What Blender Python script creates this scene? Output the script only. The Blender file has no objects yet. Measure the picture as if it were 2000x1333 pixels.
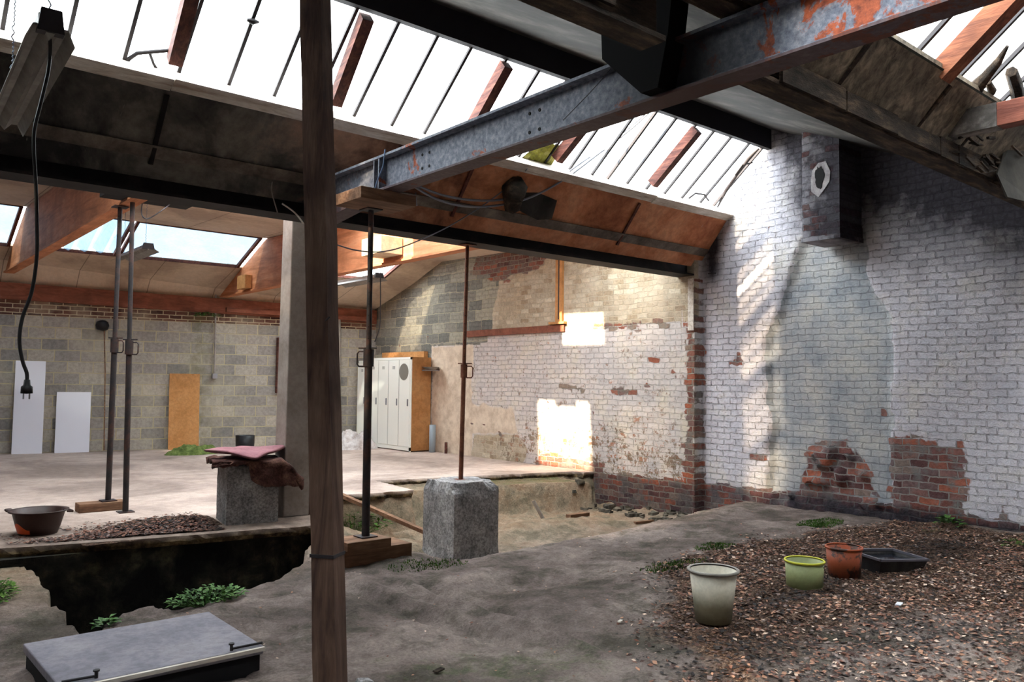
import bpy, bmesh, math, random
import numpy as np
from mathutils import Vector, Matrix, Euler

# ------------------------------------------------------------------ camera, world, sun, exposure
SC = bpy.context.scene
COL = SC.collection
H = 1.43
FPX = 1574.5
PITCH, YAW, ROLL = [math.radians(a) for a in (2.90946, 49.8851, 0.66138)]
_cy, _sy, _cp, _sp = math.cos(YAW), math.sin(YAW), math.cos(PITCH), math.sin(PITCH)
FW = Vector((_cy*_cp, _sy*_cp, _sp)); _rt = Vector((_sy, -_cy, 0)); _up = _rt.cross(FW)
RT = math.cos(ROLL)*_rt + math.sin(ROLL)*_up
UP = -math.sin(ROLL)*_rt + math.cos(ROLL)*_up
CAM = Vector((0, 0, H))
cd = bpy.data.cameras.new('camera'); cam = bpy.data.objects.new('camera', cd); COL.objects.link(cam)
cd.sensor_width = 36; cd.lens = FPX*36/2000; cd.clip_end = 200; cd.clip_start = 0.05
cam.matrix_world = Matrix(((RT.x, UP.x, -FW.x, 0), (RT.y, UP.y, -FW.y, 0), (RT.z, UP.z, -FW.z, H), (0, 0, 0, 1)))
SC.camera = cam

W = bpy.data.worlds.new('overcast_sky'); SC.world = W; W.use_nodes = True
_bg = W.node_tree.nodes['Background']
_bg.inputs[0].default_value = (0.80, 0.91, 1.0, 1)
_bg.inputs[1].default_value = 11
sd = bpy.data.lights.new('sun', 'SUN'); sd.energy = 26; sd.color = (1.0, 0.80, 0.55); sd.angle = math.radians(1.3)
sun = bpy.data.objects.new('sun', sd); COL.objects.link(sun); sun.location = (-8, 8, 9)
sun.rotation_euler = Vector((1, -0.03, -0.594)).to_track_quat('-Z', 'Y').to_euler()
SC.view_settings.view_transform = 'Standard'; SC.view_settings.look = 'None'
SC.view_settings.exposure = 0.5; SC.view_settings.gamma = 1; SC.view_settings.use_curve_mapping = False
SC.cycles.use_denoising = True
try: SC.cycles.denoiser = 'OPENIMAGEDENOISE'
except Exception: pass
SC.cycles.max_bounces = 10; SC.cycles.diffuse_bounces = 6; SC.cycles.transparent_max_bounces = 12
SC.cycles.sample_clamp_indirect = 12

def portal(center, ux, uy, sx, sy):
    """daylight opening: area light portal lying in a roof window; ux,uy span it, its -Z looks into the hall"""
    l = bpy.data.lights.new('daylight_portal', 'AREA'); l.shape = 'RECTANGLE'; l.size = sx; l.size_y = sy
    l.energy = 1; l.cycles.is_portal = True
    o = bpy.data.objects.new('daylight_portal', l); COL.objects.link(o)
    ux = Vector(ux).normalized(); uy = Vector(uy).normalized(); z = ux.cross(uy)
    if z.z < 0: uy = -uy; z = -z
    m = Matrix((ux, uy, z)).transposed().to_4x4(); m.translation = Vector(center); o.matrix_world = m
    return o
GS = 0.84                                   # slope of the steep glazing
portal((4.2, 6.47, 4.42), (1, 0, 0), (0, -1, GS), 10.9, 1.3)
portal((3.5, 1.6, 4.15), (1, 0, 0), (0, -1, GS), 12.4, 1.7)
portal((2.6, 15.5, 4.15), (1, -.3, 0), (0, 1, -.36), 12.6, 1.9)
portal((4.5, 9.1, 4.25), (1, 0, 0), (0, 1, 0), 9.0, 3.2)

# ------------------------------------------------------------------ pixel -> point helpers (photograph frame 2000 x 1333)
def ray(x, y): return (x-1000)*RT + (666.5-y)*UP + FPX*FW
def onX(v, x, y): d = ray(x, y); return CAM + d*((v)/d.x)
def onY(v, x, y): d = ray(x, y); return CAM + d*((v)/d.y)
def onZ(v, x, y): d = ray(x, y); return CAM + d*((v-H)/d.z)

# ------------------------------------------------------------------ noise (numpy)
def _hash(ix, iy, s):
    n = (ix*374761393 + iy*668265263 + s*362437) & 0xffffffff
    n = ((n ^ (n >> 13))*1274126177) & 0xffffffff
    return ((n ^ (n >> 16)) & 0xffff)/65535.0
def vnoise(x, y, s=0):
    x = np.asarray(x, float); y = np.asarray(y, float)
    ix = np.floor(x).astype(np.int64); iy = np.floor(y).astype(np.int64); fx = x-ix; fy = y-iy
    fx = fx*fx*(3-2*fx); fy = fy*fy*(3-2*fy)
    a = _hash(ix, iy, s); b = _hash(ix+1, iy, s); c = _hash(ix, iy+1, s); d = _hash(ix+1, iy+1, s)
    return (a*(1-fx)+b*fx)*(1-fy)+(c*(1-fx)+d*fx)*fy
def fbm(x, y, o=4, s=0):
    r = 0; a = .5
    for k in range(o): r = r + a*(vnoise(x*2**k, y*2**k, s+k*7)-.5)*2; a *= .5
    return r
def sdist(px, py, poly):
    """signed distance to polygon, negative inside"""
    px = np.asarray(px, float); py = np.asarray(py, float)
    d = np.full(px.shape, 1e9); ins = np.zeros(px.shape, bool); n = len(poly)
    for i in range(n):
        ax, ay = poly[i]; bx, by = poly[(i+1) % n]; ex, ey = bx-ax, by-ay
        t = np.clip(((px-ax)*ex+(py-ay)*ey)/(ex*ex+ey*ey+1e-12), 0, 1)
        d = np.minimum(d, (px-ax-t*ex)**2+(py-ay-t*ey)**2)
        c = ((ay > py) != (by > py))
        with np.errstate(divide='ignore', invalid='ignore'):
            xi = ax+(py-ay)*(bx-ax)/((by-ay) if by != ay else 1e-12)
        ins ^= c & (px < xi)
    d = np.sqrt(d); return np.where(ins, -d, d)
def sstep(a, b, x):
    t = np.clip((x-a)/(b-a), 0, 1); return t*t*(3-2*t)

# ------------------------------------------------------------------ materials
class NT:
    def __init__(s, name):
        s.m = bpy.data.materials.new(name); s.m.use_nodes = True; s.t = s.m.node_tree; s.t.nodes.clear()
        s.out = s.t.nodes.new('ShaderNodeOutputMaterial')
    def n(s, typ, ins=None, **pr):
        nd = s.t.nodes.new('ShaderNode'+typ)
        for k, v in pr.items(): setattr(nd, k, v)
        for k, v in (ins or {}).items():
            sk = nd.inputs[k]
            if isinstance(v, bpy.types.NodeSocket): s.t.links.new(v, sk)
            else:
                if sk.type == 'RGBA' and len(v) == 3: v = (*v, 1)
                sk.default_value = v
        return nd
    def co(s): return s.n('NewGeometry').outputs['Position']
    def oco(s): return s.n('TexCoord').outputs['Object']
    def math(s, op, a, b=0.0, clamp=False): return s.n('Math', {0: a, 1: b}, operation=op, use_clamp=clamp).outputs[0]
    def mix(s, f, a, b, bt='MIX'):
        nd = s.n('Mix', {0: f, 6: a, 7: b}, data_type='RGBA', blend_type=bt); return nd.outputs[2]
    def noise(s, sc, vec, det=5, rough=.6, dist=0.0):
        return s.n('TexNoise', {'Scale': sc, 'Detail': det, 'Roughness': rough, 'Vector': vec, 'Distortion': dist}).outputs[0]
    def ramp(s, f, stops, interp='LINEAR'):
        nd = s.n('ValToRGB', {0: f}); cr = nd.color_ramp; cr.interpolation = interp
        while len(cr.elements) < len(stops): cr.elements.new(.5)
        for e, (p, c) in zip(cr.elements, stops):
            e.position = p; e.color = (c, c, c, 1) if isinstance(c, (int, float)) else (*c[:3], 1)
        return nd.outputs[0]
    def scale(s, vec, sc): return s.n('Mapping', {'Vector': vec, 'Scale': sc}).outputs[0]
    def bump(s, h, st=.5, dist=.02, nrm=None):
        i = {'Height': h, 'Strength': st, 'Distance': dist}
        if nrm is not None: i['Normal'] = nrm
        return s.n('Bump', i).outputs[0]
    def attr(s, nm):
        a = s.n('Attribute', attribute_name=nm); return a.outputs['Color']
    def sep(s, v): return s.n('SeparateXYZ', {0: v}).outputs
    def comb(s, x, y, z=0.0): return s.n('CombineXYZ', {0: x, 1: y, 2: z}).outputs[0]
    def bsdf(s, col, rough=.8, nrm=None, metal=0.0, spec=.3, **kw):
        i = {'Base Color': col, 'Roughness': rough, 'Metallic': metal, 'Specular IOR Level': spec}
        if nrm is not None: i['Normal'] = nrm
        i.update(kw)
        b = s.n('BsdfPrincipled', i); s.t.links.new(b.outputs[0], s.out.inputs[0]); return s.m
def srgb(r, g, b):
    f = lambda c: (c/255/12.92) if c/255 <= .04045 else ((c/255+.055)/1.055)**2.4
    return (f(r), f(g), f(b))

def speckle(name, cols, sc=6.0, rough=.85, bump=.3, bd=.01, metal=0.0, spec=.25, stretch=None, pos=(.3, .5, .7), fine=.25, obj=True):
    """cols: 3 colours spread over a noise field, plus fine grain"""
    t = NT(name); v = t.oco() if obj else t.co()
    if stretch: v = t.scale(v, stretch)
    n1 = t.noise(sc, v, 6, .65, .3)
    c = t.ramp(n1, list(zip(pos, cols)))
    n2 = t.noise(sc*9, v, 4, .7)
    c = t.mix(fine, c, t.ramp(n2, [(.40, 0.25), (.58, 1.0)]), 'MULTIPLY')
    h = t.math('ADD', t.math('MULTIPLY', n1, .6), t.math('MULTIPLY', n2, .4))
    return t.bsdf(c, rough, t.bump(h, bump, bd), metal, spec)
def plain(name, col, rough=.6, metal=0.0, spec=.4, **kw):
    return NT(name).bsdf((*col, 1), rough, None, metal, spec, **kw)
def wood(name, dark, mid, light, axis='X', sc=3.0, rough=.75, fine=.35):
    t = NT(name); v = t.oco()
    s = {'X': (1, 9, 9), 'Y': (9, 1, 9), 'Z': (9, 9, 1)}[axis]
    v2 = t.scale(v, s)
    n1 = t.noise(sc, v2, 6, .65, .6); n2 = t.noise(2.2, v, 4, .6); n3 = t.noise(sc*7, v2, 3, .6)
    c = t.ramp(n1, [(.3, dark), (.5, mid), (.72, light)])
    c = t.mix(t.ramp(n2, [(.42, 0.0), (.7, .7)]), c, dark)
    c = t.mix(fine, c, t.ramp(n3, [(.3, .3), (.7, 1.0)]), 'MULTIPLY')
    return t.bsdf(c, rough, t.bump(n3, .35, .006), 0.0, .25)

MAT = {}
def build_brick():
    t = NT('painted_brick'); p = t.co(); s = t.sep(p)
    wob = t.math('MULTIPLY', t.math('SUBTRACT', t.noise(1.3, p, 3), .5), .16)
    wob2 = t.math('MULTIPLY', t.math('SUBTRACT', t.noise(9, p, 3), .5), .045)
    yz = t.comb(t.math('ADD', s[1], t.math('ADD', wob, wob2)), t.math('ADD', s[2], t.math('ADD', t.math('MULTIPLY', wob, .5), wob2)))
    br = t.n('TexBrick', {'Vector': yz, 'Color1': (0, 0, 0, 1), 'Color2': (1, 1, 1, 1), 'Mortar': (.5, .5, .5, 1), 'Scale': 1.0, 'Mortar Size': .009, 'Mortar Smooth': .35, 'Bias': 0.0, 'Brick Width': .205, 'Row Height': .083}, offset=.5)
    bt = t.n('TexBrick', {'Vector': yz, 'Color1': (0, 0, 0, 1), 'Color2': (1, 1, 1, 1), 'Mortar': (.5, .5, .5, 1), 'Scale': 1.0, 'Mortar Size': .006, 'Mortar Smooth': .3, 'Bias': 0.0, 'Brick Width': .41, 'Row Height': .2}, offset=.5)
    rnd = br.outputs['Color']; mort = br.outputs['Fac']
    A = t.sep(t.attr('mask_a')); B = t.sep(t.attr('mask_b'))
    n5 = t.noise(5, p, 6, .7); n20 = t.noise(22, p, 5, .7); n2 = t.noise(1.6, p, 5, .65); n60 = t.noise(70, p, 3, .7)
    def msk(a, amt=.5, lo=.42, hi=.58):
        j = t.math('MULTIPLY', t.math('SUBTRACT', t.math('ADD', t.math('MULTIPLY', n5, .6), t.math('MULTIPLY', n20, .4)), .5), amt)
        return t.ramp(t.math('ADD', a, j), [(lo, 0.0), (hi, 1.0)])
    # bare red brick
    red = t.ramp(rnd, [(0, srgb(92, 68, 72)), (.3, srgb(138, 88, 80)), (.55, srgb(122, 106, 108)), (.75, srgb(184, 108, 84)), (.85, srgb(142, 96, 88)), (1, srgb(158, 144, 136))])
    red = t.mix(.5, red, t.ramp(n20, [(.40, .35), (.60, 1.0)]), 'MULTIPLY')
    red = t.mix(mort, red, srgb(156, 150, 146))
    # whitewash, thin where the noise says so
    wh = t.ramp(n2, [(.3, srgb(200, 198, 208)), (.5, srgb(220, 216, 224)), (.7, srgb(226, 220, 214))])
    wh = t.mix(.3, wh, t.ramp(rnd, [(0, .62), (1, 1.0)]), 'MULTIPLY')
    crack = t.math('MULTIPLY', t.ramp(mort, [(.45, 0.0), (.95, 1.0)]), t.ramp(n20, [(.44, 0.12), (.62, 1.0)]))
    so0 = t.sep(t.attr('mask_c'))
    wh = t.mix(t.math('MULTIPLY', crack, t.math('SUBTRACT', .74, t.math('MULTIPLY', so0[2], .36))), wh, srgb(92, 86, 88))
    chips = t.math('MULTIPLY', t.ramp(t.noise(7.5, p, 6, .75, .5), [(.665, 0.0), (.69, 1.0)]), 1.0)
    wh = t.mix(chips, wh, srgb(122, 88, 76))
    # buff unpainted upper wall, worn paint
    buff = t.ramp(rnd, [(0, srgb(166, 148, 130)), (.4, srgb(202, 188, 170)), (.7, srgb(186, 174, 160)), (1, srgb(222, 214, 202))])
    buff = t.mix(.45, buff, t.ramp(n20, [(.40, .4), (.60, 1.0)]), 'MULTIPLY')
    buff = t.mix(t.math('MULTIPLY', mort, .75), buff, srgb(204, 194, 180))
    buff = t.mix(t.ramp(n2, [(.45, 0.0), (.62, .55)]), buff, srgb(214, 206, 196))
    c = t.mix(msk(B[0]), wh, buff)
    # worn, peeling paint over the lower middle wall
    peel = t.math('MULTIPLY', B[1], t.ramp(t.math('ADD', t.math('MULTIPLY', n5, .55), t.math('ADD', t.math('MULTIPLY', n20, .45), t.math('MULTIPLY', t.math('SUBTRACT', B[1], .9), .45))), [(.56, 0.0), (.60, 1.0)]))
    c = t.mix(peel, c, t.mix(.35, red, srgb(170, 160, 140)))
    # grey concrete blocks
    blk = t.ramp(bt.outputs['Color'], [(0, srgb(122, 124, 126)), (.5, srgb(150, 150, 148)), (1, srgb(178, 176, 168))])
    blk = t.mix(.4, blk, t.ramp(n20, [(.40, .5), (.60, 1.0)]), 'MULTIPLY')
    blk = t.mix(t.math('MULTIPLY', bt.outputs['Fac'], .9), blk, srgb(186, 180, 160))
    mblk = msk(A[2+0] if False else t.math('MULTIPLY', B[2], 1.0))
    c = t.mix(mblk, c, blk)
    # smooth lime plaster (pinkish) and grey cement render where the flue was
    mpl = msk(A[2], .35)
    c = t.mix(mpl, c, t.ramp(n5, [(.38, srgb(196, 180, 168)), (.6, srgb(224, 212, 202))]))
    mce = msk(A[1], .22, .47, .53)
    ce = t.ramp(n2, [(.38, srgb(156, 162, 170)), (.5, srgb(184, 186, 190)), (.62, srgb(204, 202, 198))])
    ce = t.mix(t.math('MULTIPLY', t.ramp(mort, [(.3, 0.0), (.9, 1.0)]), .42), ce, srgb(96, 98, 100))
    ce = t.mix(.25, ce, t.ramp(n20, [(.40, .5), (.60, 1.0)]), 'MULTIPLY')
    c = t.mix(mce, c, ce)
    mre = msk(t.math('ADD', A[0], t.math('MULTIPLY', t.math('SUBTRACT', rnd, .5), .55)), .7, .46, .54)
    redm = t.mix(t.ramp(n5, [(.5, 0.0), (.62, .8)]), red, srgb(128, 126, 126))
    c = t.mix(mre, c, redm)
    # soot
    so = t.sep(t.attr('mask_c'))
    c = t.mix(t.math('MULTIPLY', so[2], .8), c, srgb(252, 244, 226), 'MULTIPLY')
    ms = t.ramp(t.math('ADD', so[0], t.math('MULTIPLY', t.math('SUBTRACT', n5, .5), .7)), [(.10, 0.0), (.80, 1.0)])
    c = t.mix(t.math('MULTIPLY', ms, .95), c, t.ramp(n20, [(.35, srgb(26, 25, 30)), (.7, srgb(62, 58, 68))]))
    c = t.mix(t.math('MULTIPLY', so[1], .65), c, srgb(86, 84, 56))
    h = t.math('SUBTRACT', t.math('MULTIPLY', n20, .35), t.math('MULTIPLY', mort, 1.0))
    h = t.math('ADD', h, t.math('MULTIPLY', rnd, .25))
    h = t.math('ADD', h, t.math('MULTIPLY', n60, .12))
    st = t.math('SUBTRACT', 1.0, t.math('ADD', t.math('MULTIPLY', mpl, .9), t.math('MULTIPLY', mce, .45)), True)
    nb = t.n('Bump', {'Height': h, 'Strength': st, 'Distance': .045}).outputs[0]
    return t.bsdf(c, .9, nb, 0.0, .15)
def build_block():
    t = NT('concrete_block_wall'); p = t.co(); s = t.sep(p)
    wob = t.math('MULTIPLY', t.math('SUBTRACT', t.noise(8, p, 2), .5), .02)
    v = t.comb(t.math('ADD', s[0], wob), t.math('ADD', s[2], wob))
    b = t.n('TexBrick', {'Vector': v, 'Color1': (0, 0, 0, 1), 'Color2': (1, 1, 1, 1), 'Mortar': (.5, .5, .5, 1), 'Scale': 1.0, 'Mortar Size': .010, 'Mortar Smooth': .2, 'Brick Width': .43, 'Row Height': .215}, offset=.5)
    r = t.n('TexBrick', {'Vector': v, 'Color1': (0, 0, 0, 1), 'Color2': (1, 1, 1, 1), 'Mortar': (.5, .5, .5, 1), 'Scale': 1.0, 'Mortar Size': .009, 'Mortar Smooth': .2, 'Brick Width': .23, 'Row Height': .082}, offset=.5)
    n20 = t.noise(18, p, 5, .7); n1 = t.noise(.9, p, 5, .65)
    c = t.ramp(b.outputs['Color'], [(0, srgb(138, 134, 130)), (.5, srgb(164, 157, 150)), (1, srgb(186, 177, 164))])
    c = t.mix(.45, c, t.ramp(n20, [(.40, .45), (.60, 1.0)]), 'MULTIPLY')
    c = t.mix(t.math('MULTIPLY', b.outputs['Fac'], .85), c, srgb(190, 176, 140))
    rc = t.ramp(r.outputs['Color'], [(0, srgb(70, 48, 44)), (.6, srgb(104, 70, 60)), (1, srgb(126, 92, 76))])
    rc = t.mix(r.outputs['Fac'], rc, srgb(188, 172, 144))
    top = t.ramp(s[2], [(0, 0.0), (1, 1.0)])
    m = t.math('GREATER_THAN', s[2], 2.58)
    c = t.mix(m, c, rc)
    pale = t.math('MULTIPLY', t.ramp(n1, [(.5, 0.0), (.75, .6)]), 1.0)
    c = t.mix(pale, c, srgb(196, 186, 160))
    # algae streak where the gutter leaks
    g = t.math('MULTIPLY', t.ramp(t.math('ABSOLUTE', t.math('SUBTRACT', s[0], 5.75)), [(0.0, 1.0), (.38, 0.0)]), t.ramp(t.noise(4, p, 5, .7), [(.4, 0.0), (.6, 1.0)]))
    c = t.mix(t.math('MULTIPLY', g, .55), c, srgb(98, 96, 60))
    h = t.math('SUBTRACT', t.math('MULTIPLY', n20, .5), b.outputs['Fac'])
    return t.bsdf(c, .92, t.bump(h, .7, .012), 0.0, .12)
def build_slab():
    t = NT('dusty_concrete'); p = t.co(); s = t.sep(p)
    n1 = t.noise(.55, p, 6, .6, .6); n2 = t.noise(7, p, 5, .7); n3 = t.noise(60, p, 3, .7)
    c = t.ramp(n1, [(.38, srgb(160, 142, 132)), (.5, srgb(192, 172, 160)), (.62, srgb(212, 194, 182))])
    c = t.mix(.4, c, t.ramp(n2, [(.40, .55), (.60, 1.0)]), 'MULTIPLY')
    c = t.mix(.3, c, t.ramp(n3, [(.40, .5), (.60, 1.0)]), 'MULTIPLY')
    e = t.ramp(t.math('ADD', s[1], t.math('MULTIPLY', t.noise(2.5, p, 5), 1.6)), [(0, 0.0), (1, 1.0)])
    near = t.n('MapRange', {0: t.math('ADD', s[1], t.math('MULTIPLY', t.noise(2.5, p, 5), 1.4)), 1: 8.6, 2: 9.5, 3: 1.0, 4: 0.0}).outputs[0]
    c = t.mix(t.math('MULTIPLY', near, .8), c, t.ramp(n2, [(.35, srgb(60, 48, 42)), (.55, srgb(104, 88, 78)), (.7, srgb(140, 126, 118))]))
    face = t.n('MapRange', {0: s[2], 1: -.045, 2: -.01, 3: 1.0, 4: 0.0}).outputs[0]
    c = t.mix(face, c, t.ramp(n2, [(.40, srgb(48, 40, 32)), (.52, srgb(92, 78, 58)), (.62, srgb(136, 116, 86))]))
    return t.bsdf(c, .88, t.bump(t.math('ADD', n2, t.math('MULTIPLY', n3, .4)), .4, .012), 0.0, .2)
def build_ground():
    t = NT('excavated_soil'); p = t.co(); s = t.sep(p)
    a = t.sep(t.attr('mask_g'))   # moss, litter, dark zones
    n1 = t.noise(1.1, p, 6, .65); n2 = t.noise(7, p, 6, .72); n3 = t.noise(48, p, 5, .8); n4 = t.noise(2.6, p, 5, .7)
    c = t.ramp(n1, [(.38, srgb(132, 120, 112)), (.5, srgb(170, 153, 146)), (.62, srgb(206, 187, 178))])
    tan = t.n('MapRange', {0: s[1], 1: 6.0, 2: 8.0, 3: 0.0, 4: .75}).outputs[0]
    c = t.mix(tan, c, t.ramp(n4, [(.4, srgb(204, 170, 134)), (.6, srgb(240, 216, 182))]))
    c = t.mix(t.ramp(n4, [(.50, 0.0), (.62, .55)]), c, srgb(84, 86, 68))
    c = t.mix(.5, c, t.ramp(n2, [(.40, .5), (.60, 1.0)]), 'MULTIPLY')
    c = t.mix(.55, c, t.ramp(n3, [(.40, .45), (.60, 1.0)]), 'MULTIPLY')
    lit = t.ramp(t.noise(46, p, 3, .8), [(.36, srgb(44, 34, 30)), (.47, srgb(86, 66, 56)), (.55, srgb(128, 100, 84)), (.64, srgb(184, 160, 140))])
    c = t.mix(t.ramp(t.math('ADD', a[1], t.math('MULTIPLY', t.math('SUBTRACT', n2, .5), .9)), [(.35, 0.0), (.6, 1.0)]), c, lit)
    moss = t.ramp(n3, [(.3, srgb(38, 56, 26)), (.6, srgb(84, 116, 46)), (.75, srgb(120, 150, 66))])
    c = t.mix(t.math('MULTIPLY', t.ramp(t.math('ADD', a[0], t.math('MULTIPLY', t.math('SUBTRACT', n2, .5), 1.1)), [(.4, 0.0), (.85, 1.0)]), .9), c, moss)
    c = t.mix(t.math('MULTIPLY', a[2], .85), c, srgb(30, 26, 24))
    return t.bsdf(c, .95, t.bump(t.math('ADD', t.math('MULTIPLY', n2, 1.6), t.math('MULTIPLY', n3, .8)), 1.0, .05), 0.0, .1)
def build_soffit():
    """roof lining board: orange-brown fibreboard, sooted black over the old furnace bay"""
    t = NT('soffit_board'); p = t.co(); s = t.sep(p)
    n1 = t.noise(1.4, p, 6, .65, .4); n2 = t.noise(12, p, 5, .7); n3 = t.noise(6, t.scale(p, (6, .7, .7)), 4, .7)
    orange = t.ramp(n1, [(.36, srgb(146, 86, 60)), (.5, srgb(188, 120, 84)), (.64, srgb(208, 148, 112))])
    soot = t.ramp(n1, [(.38, srgb(44, 42, 41)), (.5, srgb(84, 80, 75)), (.62, srgb(120, 113, 104))])
    f = t.ramp(t.math('ADD', t.math('MULTIPLY', s[0], .125), t.math('MULTIPLY', t.math('SUBTRACT', n1, .5), .5)), [(.40, 1.0), (.70, .0)])
    c = t.mix(f, orange, soot)
    c = t.mix(.4, c, t.ramp(n2, [(.40, .45), (.60, 1.0)]), 'MULTIPLY')
    drip = t.ramp(n3, [(.69, 0.0), (.76, .55)])
    c = t.mix(drip, c, srgb(176, 168, 160))
    return t.bsdf(c, .85, t.bump(n2, .3, .01), 0.0, .2)
def build_ibeam():
    t = NT('grey_paint_rusting_steel'); p = t.co(); s = t.sep(p)
    n1 = t.noise(3.2, p, 7, .72, .5); n2 = t.noise(26, p, 5, .7); n0 = t.noise(.8, p, 3)
    paint = t.ramp(n2, [(.3, srgb(74, 78, 92)), (.5, srgb(112, 116, 128)), (.7, srgb(150, 150, 156))])
    rust = t.ramp(n2, [(.3, srgb(96, 44, 28)), (.6, srgb(164, 82, 48)), (.8, srgb(190, 110, 74))])
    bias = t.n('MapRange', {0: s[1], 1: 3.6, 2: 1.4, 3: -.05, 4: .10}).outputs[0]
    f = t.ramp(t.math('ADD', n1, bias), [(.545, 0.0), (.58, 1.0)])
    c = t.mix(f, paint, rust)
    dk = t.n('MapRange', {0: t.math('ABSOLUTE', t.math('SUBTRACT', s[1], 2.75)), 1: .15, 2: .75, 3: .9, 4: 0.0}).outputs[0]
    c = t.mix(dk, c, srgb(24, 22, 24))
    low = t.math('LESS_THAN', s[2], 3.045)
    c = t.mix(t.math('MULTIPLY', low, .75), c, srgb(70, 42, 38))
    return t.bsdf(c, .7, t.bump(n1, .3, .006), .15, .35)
def build_glass(nm='wired_roof_glass', fa=.86, fb=.94):
    t = NT(nm); p = t.co()
    n = t.noise(1.5, p, 6, .7); n2 = t.noise(40, p, 3, .7)
    f = t.ramp(t.math('ADD', t.math('MULTIPLY', n, .5), t.math('MULTIPLY', n2, .5)), [(.35, fa), (.7, fb)])
    tr = t.n('BsdfTransparent', {'Color': (.97, .99, 1, 1)}); tl = t.n('BsdfTranslucent', {'Color': (.80, .84, .86, 1)})
    mx = t.n('MixShader', {0: f, 1: tr.outputs[0], 2: tl.outputs[0]})
    t.t.links.new(mx.outputs[0], t.out.inputs[0]); return t.m
def build_far_glass():
    t = NT('dirty_frosted_roof_pane'); p = t.co()
    n = t.noise(1.2, p, 6, .75); n2 = t.noise(30, p, 3, .8)
    f = t.ramp(t.math('ADD', t.math('MULTIPLY', n, .6), t.math('MULTIPLY', n2, .4)), [(.35, .88), (.65, .95)])
    tr = t.n('BsdfTransparent', {'Color': (.46, .60, .74, 1)})
    tl = t.n('BsdfTranslucent', {'Color': (.030, .040, .050, 1)})
    mx = t.n('MixShader', {0: f, 1: tr.outputs[0], 2: tl.outputs[0]})
    t.t.links.new(mx.outputs[0], t.out.inputs[0]); return t.m
def build_ceiling():
    t = NT('lining_panel'); p = t.co(); s = t.sep(p)
    n1 = t.noise(.8, p, 5, .6, .3); n2 = t.noise(14, p, 4, .7)
    c = t.ramp(n1, [(.38, srgb(176, 154, 134)), (.5, srgb(204, 182, 158)), (.62, srgb(216, 196, 174))])
    c = t.mix(.2, c, t.ramp(n2, [(.40, .5), (.60, 1.0)]), 'MULTIPLY')
    j = t.math('LESS_THAN', t.math('FRACT', t.math('MULTIPLY', t.math('ADD', s[0], .12), .82)), .012)
    c = t.mix(t.math('MULTIPLY', j, .6), c, srgb(80, 66, 56))
    return t.bsdf(c, .85, t.bump(n2, .15, .006), 0.0, .2)

MAT['brick'] = build_brick(); MAT['block'] = build_block(); MAT['slab'] = build_slab(); MAT['ground'] = build_ground()
MAT['soffit'] = build_soffit(); MAT['ibeam'] = build_ibeam(); MAT['glass'] = build_glass(); MAT['dimglass'] = build_glass('sun_cutting_wired_glass', .965, .985); MAT['farglass'] = build_far_glass(); MAT['ceil'] = build_ceiling()  # second wired glass made less clear, to cut direct sun
MAT['bracketblack'] = plain('soot_black_iron', srgb(15, 14, 15), .9, 0, .1)
MAT['panel'] = speckle('grey_roof_panel', [srgb(28, 26, 25), srgb(58, 55, 52), srgb(100, 96, 90)], 1.6, .9, .2, obj=False, pos=(.32, .5, .72))
MAT['sootsteel'] = speckle('sooted_steel', [srgb(14, 13, 14), srgb(32, 28, 28), srgb(62, 52, 48)], 3.0, .75, .3, metal=.1, obj=False, pos=(.35, .58, .8))
MAT['rottimber'] = speckle('rotten_timber', [srgb(22, 19, 17), srgb(56, 46, 38), srgb(104, 86, 70)], 3.5, .95, .9, .03, stretch=(1, 4, 4), obj=False)
MAT['boards'] = wood('weathered_boards', srgb(66, 60, 52), srgb(136, 124, 106), srgb(186, 172, 148), 'Y', 1.6)
MAT['rafter'] = wood('stained_rafter', srgb(54, 32, 30), srgb(100, 58, 50), srgb(140, 92, 76), 'Y', 2.0)
MAT['rafter_o'] = wood('orange_pine_rafter', srgb(88, 50, 36), srgb(150, 90, 62), srgb(182, 120, 86), 'Y', 2.0)
MAT['sill'] = wood('flaking_white_sill', srgb(168, 148, 132), srgb(226, 218, 206), srgb(244, 240, 234), 'X', 2.2)
MAT['bar'] = plain('black_glazing_bar', srgb(40, 36, 40), .6)
MAT['purlin'] = plain('black_purlin', srgb(30, 28, 34), .8)
MAT['beam'] = wood('rust_painted_beam', srgb(156, 98, 64), srgb(204, 132, 90), srgb(220, 158, 118), 'Y', 1.0, .7, .2)
MAT['plate'] = wood('red_lead_plate', srgb(104, 60, 46), srgb(142, 84, 64), srgb(160, 104, 82), 'X', 1.0, .8, .25)
MAT['post'] = wood('old_post_timber', srgb(62, 44, 40), srgb(106, 82, 70), srgb(136, 112, 96), 'Z', 1.2, .85, .35)
MAT['plank'] = wood('rough_plank', srgb(84, 60, 46), srgb(138, 102, 78), srgb(170, 134, 106), 'X', 2.0, .85)
MAT['conc'] = speckle('rough_concrete', [srgb(112, 110, 110), srgb(156, 152, 152), srgb(186, 182, 180)], 5, .95, .9, .012, fine=.7)
MAT['concpost'] = speckle('smooth_concrete', [srgb(132, 122, 114), srgb(158, 148, 140), srgb(178, 168, 160)], 2.4, .9, .3, .006, fine=.15)
MAT['propsteel'] = speckle('rusty_prop_steel', [srgb(30, 31, 36), srgb(50, 43, 43), srgb(92, 56, 44)], 5, .65, .2, .004, metal=.1, spec=.35)
MAT['proprust'] = speckle('brown_prop_steel', [srgb(70, 40, 32), srgb(116, 70, 52), srgb(140, 96, 74)], 5, .7, .2, .004, metal=.2)
MAT['whitepanel'] = plain('white_melamine', srgb(222, 222, 232), .45)
MAT['brownpanel'] = speckle('fibreboard', [srgb(172, 118, 68), srgb(192, 136, 84), srgb(206, 152, 100)], 2, .8, .1)
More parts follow.
